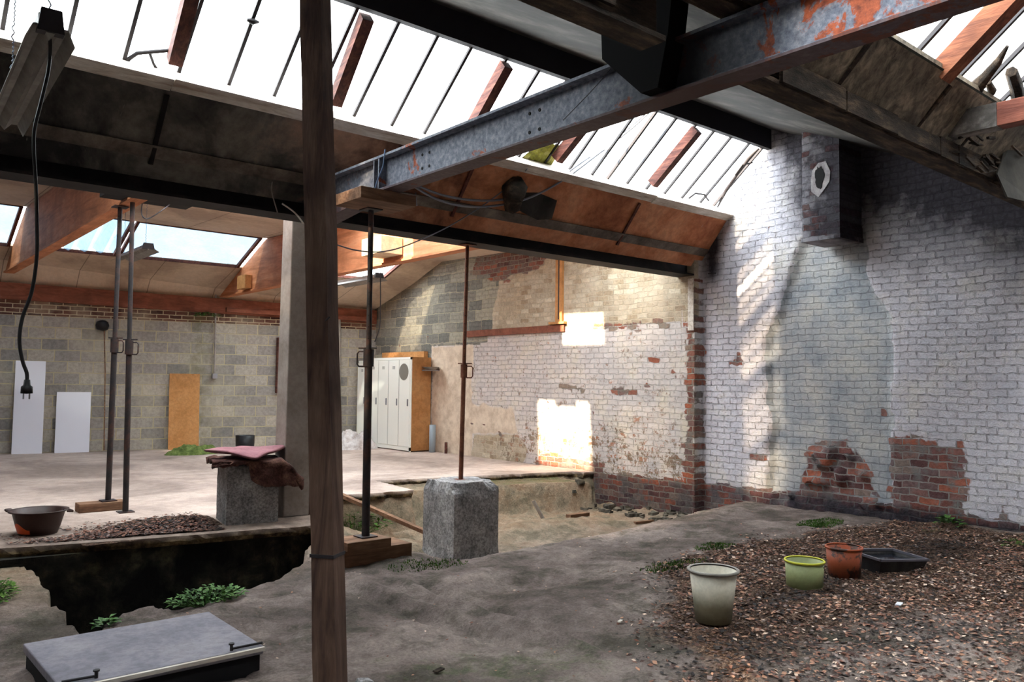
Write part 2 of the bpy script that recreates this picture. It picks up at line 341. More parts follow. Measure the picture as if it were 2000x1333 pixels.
MAT['locker'] = plain('cream_locker_steel', srgb(238, 237, 228), .4, 0.0, .5)
MAT['lockerside'] = speckle('brown_locker_side', [srgb(164, 112, 66), srgb(186, 132, 82), srgb(196, 146, 98)], 1.5, .6, .1)
MAT['dark'] = plain('dark_gap', srgb(22, 20, 22), .9)
MAT['black'] = plain('black_rubber', srgb(24, 23, 25), .5)
MAT['cable'] = plain('grey_cable', srgb(128, 130, 140), .5)
MAT['enamel'] = speckle('dusty_enamel', [srgb(118, 112, 106), srgb(146, 140, 132), srgb(170, 164, 156)], 2, .5, .1)
MAT['chain'] = plain('steel_chain', srgb(130, 140, 160), .4, .7)
MAT['metal'] = plain('zinc_metal', srgb(150, 150, 156), .4, .7)
MAT['lid'] = speckle('grey_slab', [srgb(116, 114, 124), srgb(138, 134, 144), srgb(158, 152, 158)], 2.5, .8, .25, .006)
MAT['cushion'] = speckle('faded_pink_foam', [srgb(132, 88, 96), srgb(156, 106, 112), srgb(168, 120, 124)], 4, .9, .3, .006)
MAT['blanket'] = speckle('brown_wool', [srgb(48, 28, 26), srgb(84, 54, 48), srgb(122, 88, 74)], 7, 1.0, .9, .012, fine=.6)
MAT['hose'] = speckle('green_cloth', [srgb(60, 76, 34), srgb(96, 112, 56), srgb(132, 146, 84)], 12, .9, .6, .01)
MAT['plastic_bag'] = speckle('crumpled_plastic', [srgb(150, 132, 124), srgb(204, 196, 192), srgb(232, 228, 226)], 5, .5, .4, .01)
MAT['bluebag'] = plain('blue_plastic', srgb(92, 112, 142), .5)
MAT['pipe'] = plain('grey_pvc', srgb(150, 162, 170), .4)
MAT['yellowpoly'] = speckle('mossy_yellow_sheet', [srgb(70, 68, 24), srgb(160, 158, 70), srgb(214, 208, 150)], 5, .7, .3, .01)

# ------------------------------------------------------------------ mesh building
class MB:
    def __init__(s): s.v = []; s.f = []; s.sm = []
    def add(s, vs, fs, smooth=False):
        b = len(s.v); s.v += [tuple(v) for v in vs]; s.f += [tuple(b+i for i in f) for f in fs]; s.sm += [smooth]*len(fs); return s
    def box(s, a, b):
        (x0, y0, z0), (x1, y1, z1) = a, b
        return s.add([(x0, y0, z0), (x1, y0, z0), (x1, y1, z0), (x0, y1, z0), (x0, y0, z1), (x1, y0, z1), (x1, y1, z1), (x0, y1, z1)],
                     [(0, 3, 2, 1), (4, 5, 6, 7), (0, 1, 5, 4), (1, 2, 6, 5), (2, 3, 7, 6), (3, 0, 4, 7)])
    def hexa(s, b4, t4):
        return s.add(list(b4)+list(t4), [(0, 3, 2, 1), (4, 5, 6, 7), (0, 1, 5, 4), (1, 2, 6, 5), (2, 3, 7, 6), (3, 0, 4, 7)])
    def bar(s, p, q, w, h, up=(0, 0, 1)):
        """rectangular bar p->q, w across, h along up"""
        p = Vector(p); q = Vector(q); d = (q-p).normalized(); u = Vector(up); sd_ = d.cross(u)
        if sd_.length < 1e-4: sd_ = d.cross(Vector((0, 1, 0)))
        sd_.normalize(); u = sd_.cross(d).normalized()
        c = lambda o: [o-sd_*w/2-u*h/2, o+sd_*w/2-u*h/2, o+sd_*w/2+u*h/2, o-sd_*w/2+u*h/2]
        a, b = c(p), c(q)
        return s.add(a+b, [(0, 1, 2, 3), (7, 6, 5, 4), (0, 4, 5, 1), (1, 5, 6, 2), (2, 6, 7, 3), (3, 7, 4, 0)])
    def extr(s, prof, x0, x1, axis='X', x1prof=None):
        """extrude a (u,z) profile along X (u=Y) or Y (u=X)"""
        P = (lambda a, u, z: (a, u, z)) if axis == 'X' else (lambda a, u, z: (u, a, z))
        p2 = x1prof or prof; n = len(prof)
        return s.add([P(x0, u, z) for u, z in prof]+[P(x1, u, z) for u, z in p2],
                     [tuple(range(n)), tuple(range(2*n-1, n-1, -1))]+[(i, (i+1) % n, n+(i+1) % n, n+i) for i in range(n)])
    def tube(s, pts, r, n=8, smooth=True, cap=True):
        pts = [Vector(p) for p in pts]; rs = r if isinstance(r, (list, tuple)) else [r]*len(pts)
        vs = []; fs = []; prev = None
        for i, p in enumerate(pts):
            d = (pts[min(i+1, len(pts)-1)]-pts[max(i-1, 0)]).normalized()
            if prev is None:
                a = d.orthogonal().normalized()
            else: a = (prev-d*prev.dot(d)).normalized()
            prev = a; b = d.cross(a)
            vs += [p+(a*math.cos(2*math.pi*k/n)+b*math.sin(2*math.pi*k/n))*rs[i] for k in range(n)]
        for i in range(len(pts)-1):
            for k in range(n): fs.append((i*n+k, i*n+(k+1) % n, (i+1)*n+(k+1) % n, (i+1)*n+k))
        s.add(vs, fs, smooth)
        if cap:
            s.add(vs[:n], [tuple(range(n-1, -1, -1))]); s.add(vs[-n:], [tuple(range(n))])
        return s
    def lathe(s, prof, c=(0, 0, 0), n=32, smooth=True):
        vs = []; fs = []
        for r, z in prof:
            vs += [(c[0]+r*math.cos(2*math.pi*k/n), c[1]+r*math.sin(2*math.pi*k/n), c[2]+z) for k in range(n)]
        for i in range(len(prof)-1):
            for k in range(n): fs.append((i*n+k, i*n+(k+1) % n, (i+1)*n+(k+1) % n, (i+1)*n+k))
        return s.add(vs, fs, smooth)
    def build(s, name, mat, parent=None, loc=None, bevel=0, jit=0, sub=0):
        me = bpy.data.meshes.new(name); me.from_pydata([tuple(v) for v in s.v], [], s.f); me.validate(); 
        me.polygons.foreach_set('use_smooth', [bool(x) for x in s.sm][:len(me.polygons)] + [False]*max(0, len(me.polygons)-len(s.sm)))
        bm = bmesh.new(); bm.from_mesh(me); bmesh.ops.recalc_face_normals(bm, faces=bm.faces); bm.to_mesh(me); bm.free()
        me.materials.append(MAT[mat] if isinstance(mat, str) else mat)
        o = bpy.data.objects.new(name, me); COL.objects.link(o)
        if parent is not None: o.parent = parent
        if loc is not None: o.location = loc
        if bevel:
            b = o.modifiers.new('bevel', 'BEVEL'); b.width = bevel; b.segments = 2; b.limit_method = 'ANGLE'
        return o
def tag(o, label=None, cat=None, group=None, kind=None):
    if label: o['label'] = label
    if cat: o['category'] = cat
    if group: o['group'] = group
    if kind: o['kind'] = kind
    return o
def empty(name, loc=(0, 0, 0), rz=0):
    o = bpy.data.objects.new(name, None); COL.objects.link(o); o.location = loc; o.rotation_euler = (0, 0, rz); o.empty_display_size = .1; return o
def solo(name, mb, mat, label, cat, origin=None, group=None, bevel=0, kind=None):
    """single mesh thing with its origin near its base"""
    if origin is None:
        a = np.array([tuple(v) for v in mb.v]); origin = (float(a[:, 0].mean()), float(a[:, 1].mean()), float(a[:, 2].min()))
    mb.v = [(v[0]-origin[0], v[1]-origin[1], v[2]-origin[2]) for v in mb.v]
    o = mb.build(name, mat, bevel=bevel); o.location = origin
    return tag(o, label, cat, group, kind)
def struct(name, mb, mat, label=None, parent=None):
    o = mb.build(name, mat, parent)
    if parent is None: o['kind'] = 'structure'
    if label: o['label'] = label
    return o
def cattr(me, name, arr):
    a = me.color_attributes.new(name, 'FLOAT_COLOR', 'POINT')
    full = np.ones((len(me.vertices), 4), np.float32); full[:, :arr.shape[1]] = arr; a.data.foreach_set('color', full.ravel())
def gridmesh(name, P, nu, nv, mat, smooth=True):
    """P: (nu*nv,3) row-major"""
    idx = np.arange(nu*nv).reshape(nu, nv)
    f = np.stack([idx[:-1, :-1], idx[1:, :-1], idx[1:, 1:], idx[:-1, 1:]], -1).reshape(-1, 4)
    me = bpy.data.meshes.new(name); me.vertices.add(len(P)); me.vertices.foreach_set('co', P.astype(np.float32).ravel())
    me.loops.add(f.size); me.loops.foreach_set('vertex_index', f.ravel().astype(np.int32)); me.polygons.add(len(f))
    me.polygons.foreach_set('loop_start', np.arange(0, f.size, 4, dtype=np.int32)); me.polygons.foreach_set('loop_total', np.full(len(f), 4, np.int32))
    me.update(); me.validate()
    if smooth: me.polygons.foreach_set('use_smooth', np.ones(len(f), bool))
    me.materials.append(MAT[mat]); o = bpy.data.objects.new(name, me); COL.objects.link(o); return o

# ------------------------------------------------------------------ roof section numbers
XW = 9.6          # right gable wall
XM = 9.43         # its thicker middle part
X0 = -2.4         # left end of the hall (out of view)
def gz(Y): return 4.62-GS*(Y-6.08)            # main glazing plane
def gz1(Y): return 3.50-GS*(Y-2.22)           # nearer glazing plane
# far wall line and bay-3 roof lines, ruled from X=2.36 to X=9.43
def farY(X): return 17.5-.212*(X-2.36)
def farZ(X): return 3.20-.022*(X-2.36)
def loY(X): return 16.6-.30*(X-2.36)
def loZ(X): return 3.74-.033*(X-2.36)
def hiY(X): return 15.4-.277*(X-2.36)
def hiZ(X): return 4.25-.054*(X-2.36)
def rz3(X, Y):
    """underside of bay-3 roof"""
    X = np.asarray(X, float); Y = np.asarray(Y, float)
    a = hiZ(X)-.02*(hiY(X)-Y)
    b = hiZ(X)+(Y-hiY(X))*(loZ(X)-hiZ(X))/(loY(X)-hiY(X))
    c = loZ(X)+(Y-loY(X))*(farZ(X)-loZ(X))/(farY(X)-loY(X))
    return np.where(Y < hiY(X), a, np.where(Y < loY(X), b, c))
def slabz(X, Y): return 0.0*np.asarray(X, float)

# ------------------------------------------------------------------ right gable wall with stains
def build_gable():
    YS = 7.13
    ycols = np.concatenate([np.arange(-3, YS-.001, .045), [YS-.004, YS+.004], np.arange(YS+.03, farY(XM)+.2, .045)])
    def top(Y):
        Y = np.asarray(Y, float)
        t1 = np.interp(Y, [-3, .9, 1.30, 2.2, 2.45, 2.6, 6.0, 6.12, 6.68, 6.72, 7.2, 7.36], [3.4, 4.6, 4.5, 3.62, 3.3, 3.6, 4.95, 4.75, 4.02, 3.75, 3.2, 3.2])
        t2 = rz3(np.full_like(Y, XM), Y)+.04
        return np.where(Y < 7.36, t1, np.minimum(t2, 4.2))
    NZ = 116; t = np.linspace(0, 1, NZ)
    Yg = np.repeat(ycols, NZ); tt = np.tile(t, len(ycols)); Zt = np.repeat(top(ycols), NZ); Z = -.75+(Zt+.75)*tt
    X = np.where(Yg < YS, XW, XM)
    nz = fbm(Yg*2.2, Z*2.2, 4, 3); nz2 = fbm(Yg*9, Z*9, 3, 5)
    ns = fbm(Yg*5, Z*5, 3, 11)*.085
    flue = [(5.64, 3.35), (5.66, 3.0), (5.76, 2.73), (5.92, 2.4), (6.06, 2.2), (6.10, 1.79), (6.09, 1.24), (6.02, .95), (6.04, .7), (6.07, .4), (6.07, -.1), (4.4, -.1), (4.43, .72), (4.40, .95), (4.38, 1.2), (4.38, 1.9), (4.40, 2.25), (4.62, 2.62), (4.72, 2.9), (4.70, 3.35)]
    df = sdist(Yg+ns, Z+ns*.8, flue)
    cement = np.clip(.5-df*9, 0, 1)
    bare = np.zeros_like(Z)
    def blob(poly, soft=4.5): return np.clip(.5-sdist(Yg+ns, Z+ns, poly)*soft, 0, 1)
    for poly in ([(4.45, .80), (3.62, .78), (3.60, -.1), (4.5, -.1)], [(5.6, .55), (5.25, .72), (4.95, .72), (4.75, .4), (4.6, .1), (5.7, .05)],
                 [(7.3, 2.33), (9.2, 2.34), (9.2, 2.29), (7.3, 2.28)], [(9.85, 1.28), (9.9, 1.36), (9.4, 1.36), (9.4, 1.28)], [(8.75, 1.28), (8.75, 1.38), (8.2, 1.40), (8.2, 1.28)],
                 [(6.30, .40), (6.12, .40), (6.12, .52), (6.30, .52)], [(YS+.16, -.2), (YS-.01, -.2), (YS-.01, 2.9), (YS+.05, 2.9), (YS+.12, 2.0), (YS+.2, .3)],
                 [(7.95, 1.78), (7.9, 1.74), (7.82, 1.8), (7.85, 1.84)], [(7.55, 1.62), (7.6, 1.5), (7.45, 1.52)], [(12.3, 3.9), (10.3, 3.9), (10.35, 3.45), (11.5, 3.3), (12.4, 3.5)],
                 [(10.4, .22), (8.9, .12), (8.9, -.2), (10.5, -.2)]):
        bare = np.maximum(bare, blob(poly))
    foot = sstep(.10, -.02, Z+nz*.10)*np.where(Yg < 9.6, 1, 0)
    bare = np.maximum(bare, foot*.95)
    spots = vnoise(Yg*4.6, Z*6.4, 23)
    bare = np.maximum(bare, sstep(.93, .98, spots)*np.where(Yg > YS, .9, .55)*(Z < 2.4))
    cement = cement*(1-sstep(.4, .9, bare*(nz2*.5+.75)))
    plaster = np.maximum(blob([(13.72, 2.12), (12.35, 2.12), (12.35, -.1), (13.72, -.1)]), blob([(11.5, .98), (11.1, .92), (11.0, .5), (12.4, .45), (12.4, 1.0)]))
    A = np.stack([bare, cement, plaster], 1)
    buff = sstep(2.30, 2.36, Z+nz*.03)*(Yg > YS)
    buff = np.maximum(buff, blob([(12.3, .45), (11.0, .5), (10.7, .25), (10.9, -.1), (12.4, -.1)])*.9)
    peel = np.where(Yg > YS, .9+.13*sstep(1.25, .3, Z)*(Yg < 11.5), .0)*(Z < 2.34)
    block = sstep(11.7, 12.0, Yg+nz*.5+(Z-2.3)*.35)*(Z > 2.15) + sstep(13.72, 13.8, Yg)*(Z <= 2.16)
    B = np.stack([buff, peel, np.clip(block, 0, 1)], 1)
    roofd = Zt-Z
    soot = np.zeros_like(Z)
    m = (Yg < 6.35)
    sootR = sstep(1.9, .0, roofd+.25*nz)*np.where(Yg < 5.2, 1.15, .95)
    sootC = np.exp(-(((Yg-4.45)/.5)**2))*sstep(2.9, 4.0, Z)*1.1
    sootD = sstep(.85, .25, np.abs(Yg-5.25))*sstep(3.1, 3.9, Z+.2*nz)*.78
    soot = m*np.maximum(np.maximum(sootR*sstep(6.3, 5.6, Yg), sootC), sootD)
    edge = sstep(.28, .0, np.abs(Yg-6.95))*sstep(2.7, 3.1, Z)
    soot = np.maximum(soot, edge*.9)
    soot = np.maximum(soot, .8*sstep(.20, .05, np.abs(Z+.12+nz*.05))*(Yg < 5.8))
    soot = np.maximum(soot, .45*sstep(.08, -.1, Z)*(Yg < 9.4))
    ochre = sstep(.25, 0, roofd+nz*.15)*(Yg > 7.4)*.5
    Cc = np.stack([soot, ochre, (Yg > YS)*1.0], 1)
    X = X+np.where(df < 0, .08*sstep(0, -.03, df), 0)*(cement > .1) - nz2*.008 + .012*np.clip(bare, 0, 1)
    P = np.stack([X, Yg, Z], 1)
    o = gridmesh('wall_right', P, len(ycols), NZ, 'brick'); o['kind'] = 'structure'
    cattr(o.data, 'mask_a', A); cattr(o.data, 'mask_b', B); cattr(o.data, 'mask_c', Cc)
    return o
build_gable()

# far wall, ruled line
m = MB(); xa, xb = X0, XM+.2
m.hexa([(xa, farY(xa), -.3), (xb, farY(xb), -.3), (xb, farY(xb)+.25, -.3), (xa, farY(xa)+.25, -.3)],
       [(xa, farY(xa), farZ(xa)-.02), (xb, farY(xb), farZ(xb)-.02), (xb, farY(xb)+.25, farZ(xb)-.02), (xa, farY(xa)+.25, farZ(xa)-.02)])
struct('wall_back', m, 'block')
MAT['plasterwall'] = speckle('grey_render', [srgb(104, 100, 96), srgb(130, 124, 118), srgb(150, 142, 134)], 1.2, .95, .2, obj=False)
struct('wall_left', MB().extr([(-3.2, -1.0), (-3.2, 3.2), (.9, 4.9), (2.5, 3.4), (6.0, 4.99), (6.9, 3.98), (7.25, 3.3), (7.25, 4.70), (15.5, 4.75), (17.3, 4.3), (farY(X0)+.2, 3.3), (farY(X0)+.2, -1.0)], X0-.2, X0), 'plasterwall')
struct('wall_front', MB().box((X0, -3.2, -1), (XW+.3, -3.0, 3.3)), 'plasterwall')

# ------------------------------------------------------------------ floor slab and ground
def pts(z, *ps): return [tuple(onZ(z, *p)[:2]) for p in ps]
SLAB = [(X0, 8.25), (-.6, 8.2), (1.13, 7.90), (1.7, 7.74), (2.26, 7.61), (2.9, 7.50), (3.2, 7.46), (3.52, 7.36), (3.98, 7.38), (4.12, 8.0), (4.05, 9.15), (4.81, 9.13), (5.35, 9.00), (5.89, 8.95), (5.93, 9.3), (5.99, 10.1), (7.0, 9.88), (8.0, 9.64), (9.2, 9.37), (9.25, 9.15), (XW, 9.1), (XW+.1, farY(XM)), (XM, farY(XM)+.2), (X0, farY(X0)+.2)]
def build_slab_mesh():
    rnd = random.Random(5); out = []
    n = len(SLAB)
    for i in range(n):
        a = Vector(SLAB[i]); b = Vector(SLAB[(i+1) % n]); L = (b-a).length
        k = max(1, int(L/.07)) if 1 <= i <= 19 else 1
        nr = Vector((-(b-a).y, (b-a).x)).normalized()
        for j in range(k):
            p = a+(b-a)*(j/k)
            if 1 <= i <= 19 and j: p = p+nr*(rnd.uniform(-.5, .5)*(.012 if i < 8 else .035))
            out.append((p.x, p.y))
    N = len(out); bm = bmesh.new()
    top = [bm.verts.new((x, y, 0)) for x, y in out]
    mid = [bm.verts.new((x+rnd.uniform(-.012, .012), y+rnd.uniform(-.02, .012), -.045+rnd.uniform(-.01, .01))) for x, y in out]
    bot = [bm.verts.new((x+rnd.uniform(-.02, .02), y+.02, -.085)) for x, y in out]
    from mathutils.geometry import tessellate_polygon
    for ring in (top, bot):
        for t3 in tessellate_polygon([[v.co.copy() for v in ring]]):
            try: bm.faces.new([ring[k] for k in t3])
            except ValueError: pass
    for a, b in ((top, mid), (mid, bot)):
        for i in range(N): bm.faces.new((a[i], b[i], b[(i+1) % N], a[(i+1) % N]))
    bmesh.ops.recalc_face_normals(bm, faces=bm.faces)
    me = bpy.data.meshes.new('floor'); bm.to_mesh(me); bm.free(); me.materials.append(MAT['slab'])
    o = bpy.data.objects.new('floor', me); COL.objects.link(o); o['kind'] = 'structure'; return o
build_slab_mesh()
PIT = [(X0, 8.4), (1.14, 7.96), (1.34, 7.78), (1.335, 7.3), (1.32, 6.87), (1.27, 6.5), (1.30, 6.2), (1.25, 5.9), (1.28, 5.66), (1.33, 5.55), (1.42, 5.8), (1.60, 5.89), (1.78, 5.93), (1.90, 5.80), (2.02, 5.72), (2.25, 5.86), (2.46, 6.03), (2.8, 6.22), (3.2, 6.52), (3.4, 7.0), (3.85, 7.6), (3.6, 8.6), (X0, 9)]
PIT = PIT[1:-1]+[(1.2, 8.6)]
LEDGE = [(5.85, 10.3), (5.85, 9.5), (6.3, 9.42), (6.9, 9.36), (7.61, 9.25), (8.2, 9.06), (9.05, 8.72), (9.12, 9.6), (7, 10.2)]
LITTER = [(3.4, 1.0), (3.5, 2.7), (4.2, 3.5), (5.4, 4.35), (6.3, 4.7), (7.4, 4.6), (8.6, 4.4), (9.6, 4.3), (9.6, -1), (5, -1)]
GR = [tuple(onZ(-.15, *q)[:2]) for q in ((774, 1140), (1200, 1285), (690, 1145), (1035, 1248))]
def zground(X, Y):
    X = np.asarray(X, float); Y = np.asarray(Y, float)
    z = -.15 + .045*fbm(X*.9, Y*.9, 3, 41) + .030*fbm(X*3.2, Y*3.2, 3, 43)+.020*fbm(X*9, Y*9, 3, 47)
    # shallow grooves running to the right front
    def rut(ax, ay, bx, by, w, h):
        ex, ey = bx-ax, by-ay; L = math.hypot(ex, ey); t = ((X-ax)*ex+(Y-ay)*ey)/L; q = ((X-ax)*ey-(Y-ay)*ex)/L+.05*fbm(X*2, Y*2, 2, 55)
        return h*np.exp(-(q/w)**2)*sstep(-.2, .3, t)*sstep(L+.3, L-.4, t)
    z = z+rut(GR[0][0], GR[0][1], GR[1][0], GR[1][1], .07, .05)+rut(GR[2][0], GR[2][1], GR[3][0], GR[3][1], .07, .045)-rut(GR[0][0]+.13, GR[0][1]+.06, GR[1][0]+.13, GR[1][1]+.06, .08, .05)-rut(GR[2][0]-.12, GR[2][1]-.06, GR[3][0]-.12, GR[3][1]-.06, .07, .035)
    z = z-.07*np.exp(-(((X-4.35)/.6)**2+((Y-4.85)/.25)**2))
    low = sstep(5.7, 6.9, Y-.10*(X-5))*sstep(3.9, 4.9, X+.3*(Y-6.8)*0)
    z = z-low*(.34+.02*fbm(X*3, Y*3, 2, 61))
    z = z+.07*sstep(9.0, 9.6, X)*sstep(5.5, 3.0, Y)
    z = z+.05*np.exp(-(((X-3.6)/.6)**2+((Y-6.1)/.45)**2))
    # slope up at the column foot, trench floor beyond
    tr = sstep(7.6, 8.4, Y)*sstep(3.7, 4.2, X)
    z = z-tr*.10*sstep(6.5, 5.5, X)
    # soil ridges in the trench
    z = z+.20*np.exp(-(((X-4.7)/.65)**2+((Y-7.9)/.28)**2))+.16*np.exp(-(((X-5.7)/.8)**2+((Y-8.55)/.2)**2))
    z = z+.12*np.exp(-(((X-6.9)/1.1)**2+((Y-7.9)/.35)**2))
    z = z+tr*(.05*fbm(X*3.5, Y*5, 3, 66)+.03*fbm(X*10, Y*10, 2, 67))
    z = z-.14*np.exp(-(((X-6.35)/.45)**2+((Y-8.2)/.18)**2))
    dl = sdist(X+.05*fbm(X*6, Y*6, 2, 71), Y+.05*fbm(X*6, Y*6, 2, 72), LEDGE)
    kl = sstep(.02, -.05, dl); z = z*(1-kl)+kl*(-.105+.02*fbm(X*5, Y*5, 2, 8))
    # rubble against the wall foot
    z = z+.10*sstep(.35, .0, XW-X)*(Y > 7.2)*(fbm(X*7, Y*7, 2, 15)+.3)
    ds = sdist(X, Y, SLAB); ks = sstep(.05, -.02, ds)*np.where(X > 3.6, 1, .0)
    z = z*(1-ks)+ks*(-.075)
    nn = .05*fbm(X*5, Y*5, 3, 91)
    dp = sdist(X+nn, Y+nn, PIT); kp = sstep(.02, -.07, dp)
    # pit with a shelf in its near right corner
    shelf = sstep(1.5, 1.75, X)*sstep(6.9, 6.25, Y)
    zp = -1.35+.95*shelf*(.85+.3*fbm(X*3, Y*3, 2, 95))+.05*fbm(X*4, Y*4, 3, 96)
    zp = np.minimum(zp, z)
    # rough bank at the pit mouth on the near side
    z = z*(1-kp)+kp*zp
    # lid opening in front
    dh = sdist(X, Y, [(.98, 5.05), (1.78, 5.05), (1.78, 4.30), (.98, 4.30)])
    z = z-.5*sstep(.02, -.05, dh)
    return z
def build_ground_mesh():
    xs = np.concatenate([np.arange(X0, .4, .12), np.arange(.4, XW+.12, .034)]); ys = np.concatenate([np.arange(-3.1, 1.5, .1), np.arange(1.5, 10.6, .034)])
    Xg = np.repeat(xs, len(ys)); Yg = np.tile(ys, len(xs)); Z = zground(Xg, Yg)
    Z = np.where((Yg > 10.52) | ((Xg < 3.5) & (Yg > 8.2)), -1.4, Z)
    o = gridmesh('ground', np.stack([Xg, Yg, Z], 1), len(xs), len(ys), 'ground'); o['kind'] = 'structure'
    nz = fbm(Xg*2, Yg*2, 3, 33)
    lit = sstep(.25, -.25, sdist(Xg, Yg, LITTER)+nz*.35)
    def g(cx, cy, rx, ry): return np.exp(-(((Xg-cx)/rx)**2+((Yg-cy)/ry)**2))
    lit = lit*(1-.75*g(5.0, 2.2, 1.5, .8))*(1-.5*g(4.3, 1.6, 1.5, 1.0))
    moss = .75*g(8.65, 4.75, .38, .22)+.55*g(9.2, 3.8, .35, .18)+.5*g(6.6, 4.75, .35, .15)+.5*g(5.6, 4.5, .5, .18)+.42*g(3.9, 5.75, .5, .22)
    moss = moss+.6*g(.95, 6.9, .25, .5)+.36*g(2.6, 3.9, .9, .9)+.3*g(.6, 5.4, .5, .6)+.55*g(2.0, 6.15, .5, .35)+.35*g(3.3, 3.3, .8, .5)
    moss = moss+.75*sstep(.0, -.2, sdist(Xg, Yg, LEDGE))*sstep(7.0, 7.8, Xg)*.8
    wet = .75*g(8.3, 3.35, .7, .3)+.5*g(6.2, 3.5, .35, .25)+.5*g(5.35, 3.35, .6, .15)+.35*g(3.2, 2.7, .5, .5)
    wet = np.maximum(wet, sstep(-.55, -1.0, Z)*.75)  # dark zones, and darker with depth in the pit
    cattr(o.data, 'mask_g', np.stack([np.clip(moss, 0, 1), lit, np.clip(wet, 0, 1)], 1))
build_ground_mesh()
def gz0(x, y): return float(zground(np.array([x]), np.array([y]))[0])
# the slab's downstand wall along the pit
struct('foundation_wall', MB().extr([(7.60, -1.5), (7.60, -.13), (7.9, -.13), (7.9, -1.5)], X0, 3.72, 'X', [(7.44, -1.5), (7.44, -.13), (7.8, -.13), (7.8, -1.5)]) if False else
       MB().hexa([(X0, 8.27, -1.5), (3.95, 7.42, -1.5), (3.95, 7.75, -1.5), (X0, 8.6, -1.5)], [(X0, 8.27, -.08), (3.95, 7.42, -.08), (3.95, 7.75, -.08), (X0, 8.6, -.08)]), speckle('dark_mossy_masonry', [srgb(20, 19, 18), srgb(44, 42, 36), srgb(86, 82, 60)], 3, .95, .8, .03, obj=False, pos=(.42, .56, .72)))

# ------------------------------------------------------------------ roofs
def roof(name, prof, x0, x1, mat, th=.05):
    """thin extruded roof skin following a (Y,Z) polyline (underside), thickened upward"""
    m = MB()
    for (y0, z0), (y1, z1) in zip(prof[:-1], prof[1:]):
        m.extr([(y0, z0), (y1, z1), (y1, z1+th), (y0, z0+th)], x0, x1)
    return struct(name, m, mat)
# main bay: soffit below the sill, purlin over the glazing, grey panel down to the next valley
roof('ceiling_soffit', [(6.70, 3.755), (7.20, 3.13)], X0, XW, 'soffit')
roof('ceiling_panel', [(6.02, 4.90), (2.52, 3.45)], X0, XW+.1, 'panel')
solo('ridge_purlin', MB().box((X0, 5.99, 4.62), (XW, 6.06, 4.92)), 'purlin', 'black purlin running along the top edge of the long main skylight', 'beam')
# nearest bay: boards rising from the valley, roof above the camera
roof('ceiling_boards', [(2.34, 3.16), (2.11, 3.45)], 3.66, XW+.1, 'boards')
roof('ceiling_lining', [(2.34, 3.16), (2.11, 3.45)], X0, 2.62, 'boards')
roof('ceiling_gutter', [(2.56, 3.47), (2.20, 3.50)], X0, XW+.1, 'purlin')
roof('ceiling_front', [(.95, 4.62), (-3.1, 2.95)], X0, XW+.1, 'panel')
# far bay
def bay3():
    m = MB()
    def q(x0, x1, ya, yb, th=.05):
        a = [(x0, ya(x0)), (x1, ya(x1)), (x1, yb(x1)), (x0, yb(x0))]
        b4 = [(x, y, float(rz3(x, y-(1e-4 if k > 1 else -1e-4)))) for k, (x, y) in enumerate(a)]
        m.hexa(b4, [(x, y, z+th) for x, y, z in b4])
    c = lambda v: (lambda X: v)
    # flat part with two unseen roof openings placed for the sun patches: X 2.45..6.0 x Y 9.4..10.6 and X 6.2..7.2 x Y 9.0..9.95
    q(X0, 10, c(7.3), c(7.75)); q(X0, 0, c(7.75), c(8.75)); q(9.0, 10, c(7.75), c(8.75)); q(X0, 10, c(8.75), c(9.0)); q(X0, 10, c(10.6), hiY)
    q(X0, 2.45, c(9.0), c(10.6)); q(2.45, 6.2, c(9.0), c(9.4)); q(6.0, 6.2, c(9.4), c(10.6)); q(6.2, 7.2, c(9.95), c(10.6)); q(7.2, 10, c(9.0), c(10.6))
    q(8.78, 10, hiY, loY); q(X0, 10, loY, lambda X: farY(X)+.1)
    return struct('ceiling', m, 'ceil')
bay3()
fill_pane = MB()
for k in range(9):
    fill_pane.add([(k, 7.75, float(rz3(k, 7.75))+.03), (k+1, 7.75, float(rz3(k+1, 7.75))+.03), (k+1, 8.75, float(rz3(k+1, 8.75))+.03), (k, 8.75, float(rz3(k, 8.75))+.03)], [(0, 1, 2, 3)])
fill_pane.build('added_fill_pane', 'dimglass')['kind'] = 'structure'  # unseen pane, added to let more daylight into the far bay
# roof step between valley beam and far bay (hidden behind the beam)
struct('ceiling_upstand', MB().extr([(7.30, 3.28), (7.30, 3.98), (7.36, 3.98), (7.36, 3.28)], X0, XW, 'X', [(7.30, 3.28), (7.30, 3.98), (7.36, 3.98), (7.36, 3.28)]), 'sootsteel')

# ------------------------------------------------------------------ main skylight
def skylight(name, gfun, y0, y1, x0, x1, bars, gaps=(), glass='glass', barw=.03):
    root = empty(name, ((x0+x1)/2, y1, gfun(y1))); root['kind'] = 'structure'
    inv = root.location
    def L(mb): mb.v = [(v[0]-inv.x, v[1]-inv.y, v[2]-inv.z) for v in mb.v]; return mb
    edges = [x0]+sorted(bars)+[x1]; m = MB()
    for a, b in zip(edges[:-1], edges[1:]):
        if any(ga <= (a+b)/2 <= gb for ga, gb in gaps): continue
        m.add([(a, y0, gfun(y0)), (b, y0, gfun(y0)), (b, y1, gfun(y1)), (a, y1, gfun(y1))], [(0, 1, 2, 3)])
    L(m).build('glass', glass, root)
    for b in bars:
        L(MB().bar((b, y0-.02, gfun(y0-.02)-.012), (b, y1, gfun(y1)-.012), barw, .035)).build('glazing_bar', 'bar', root)
    return root, L
B1 = [-1.6, -1.2, -.8, -.4, .03, .44, .85, 1.27, 1.68, 2.10, 2.52, 2.93, 3.32, 3.735, 4.157, 4.547, 4.98, 5.417, 5.82, 6.22, 6.62, 7.0, 7.28, 7.64, 8.02, 8.39, 8.76, 9.17, 9.48]
w1, L1 = skylight('window_1', gz, 6.05, 6.92, X0, XW, B1, gaps=((7.02, 7.26), (9.2, 9.45)))
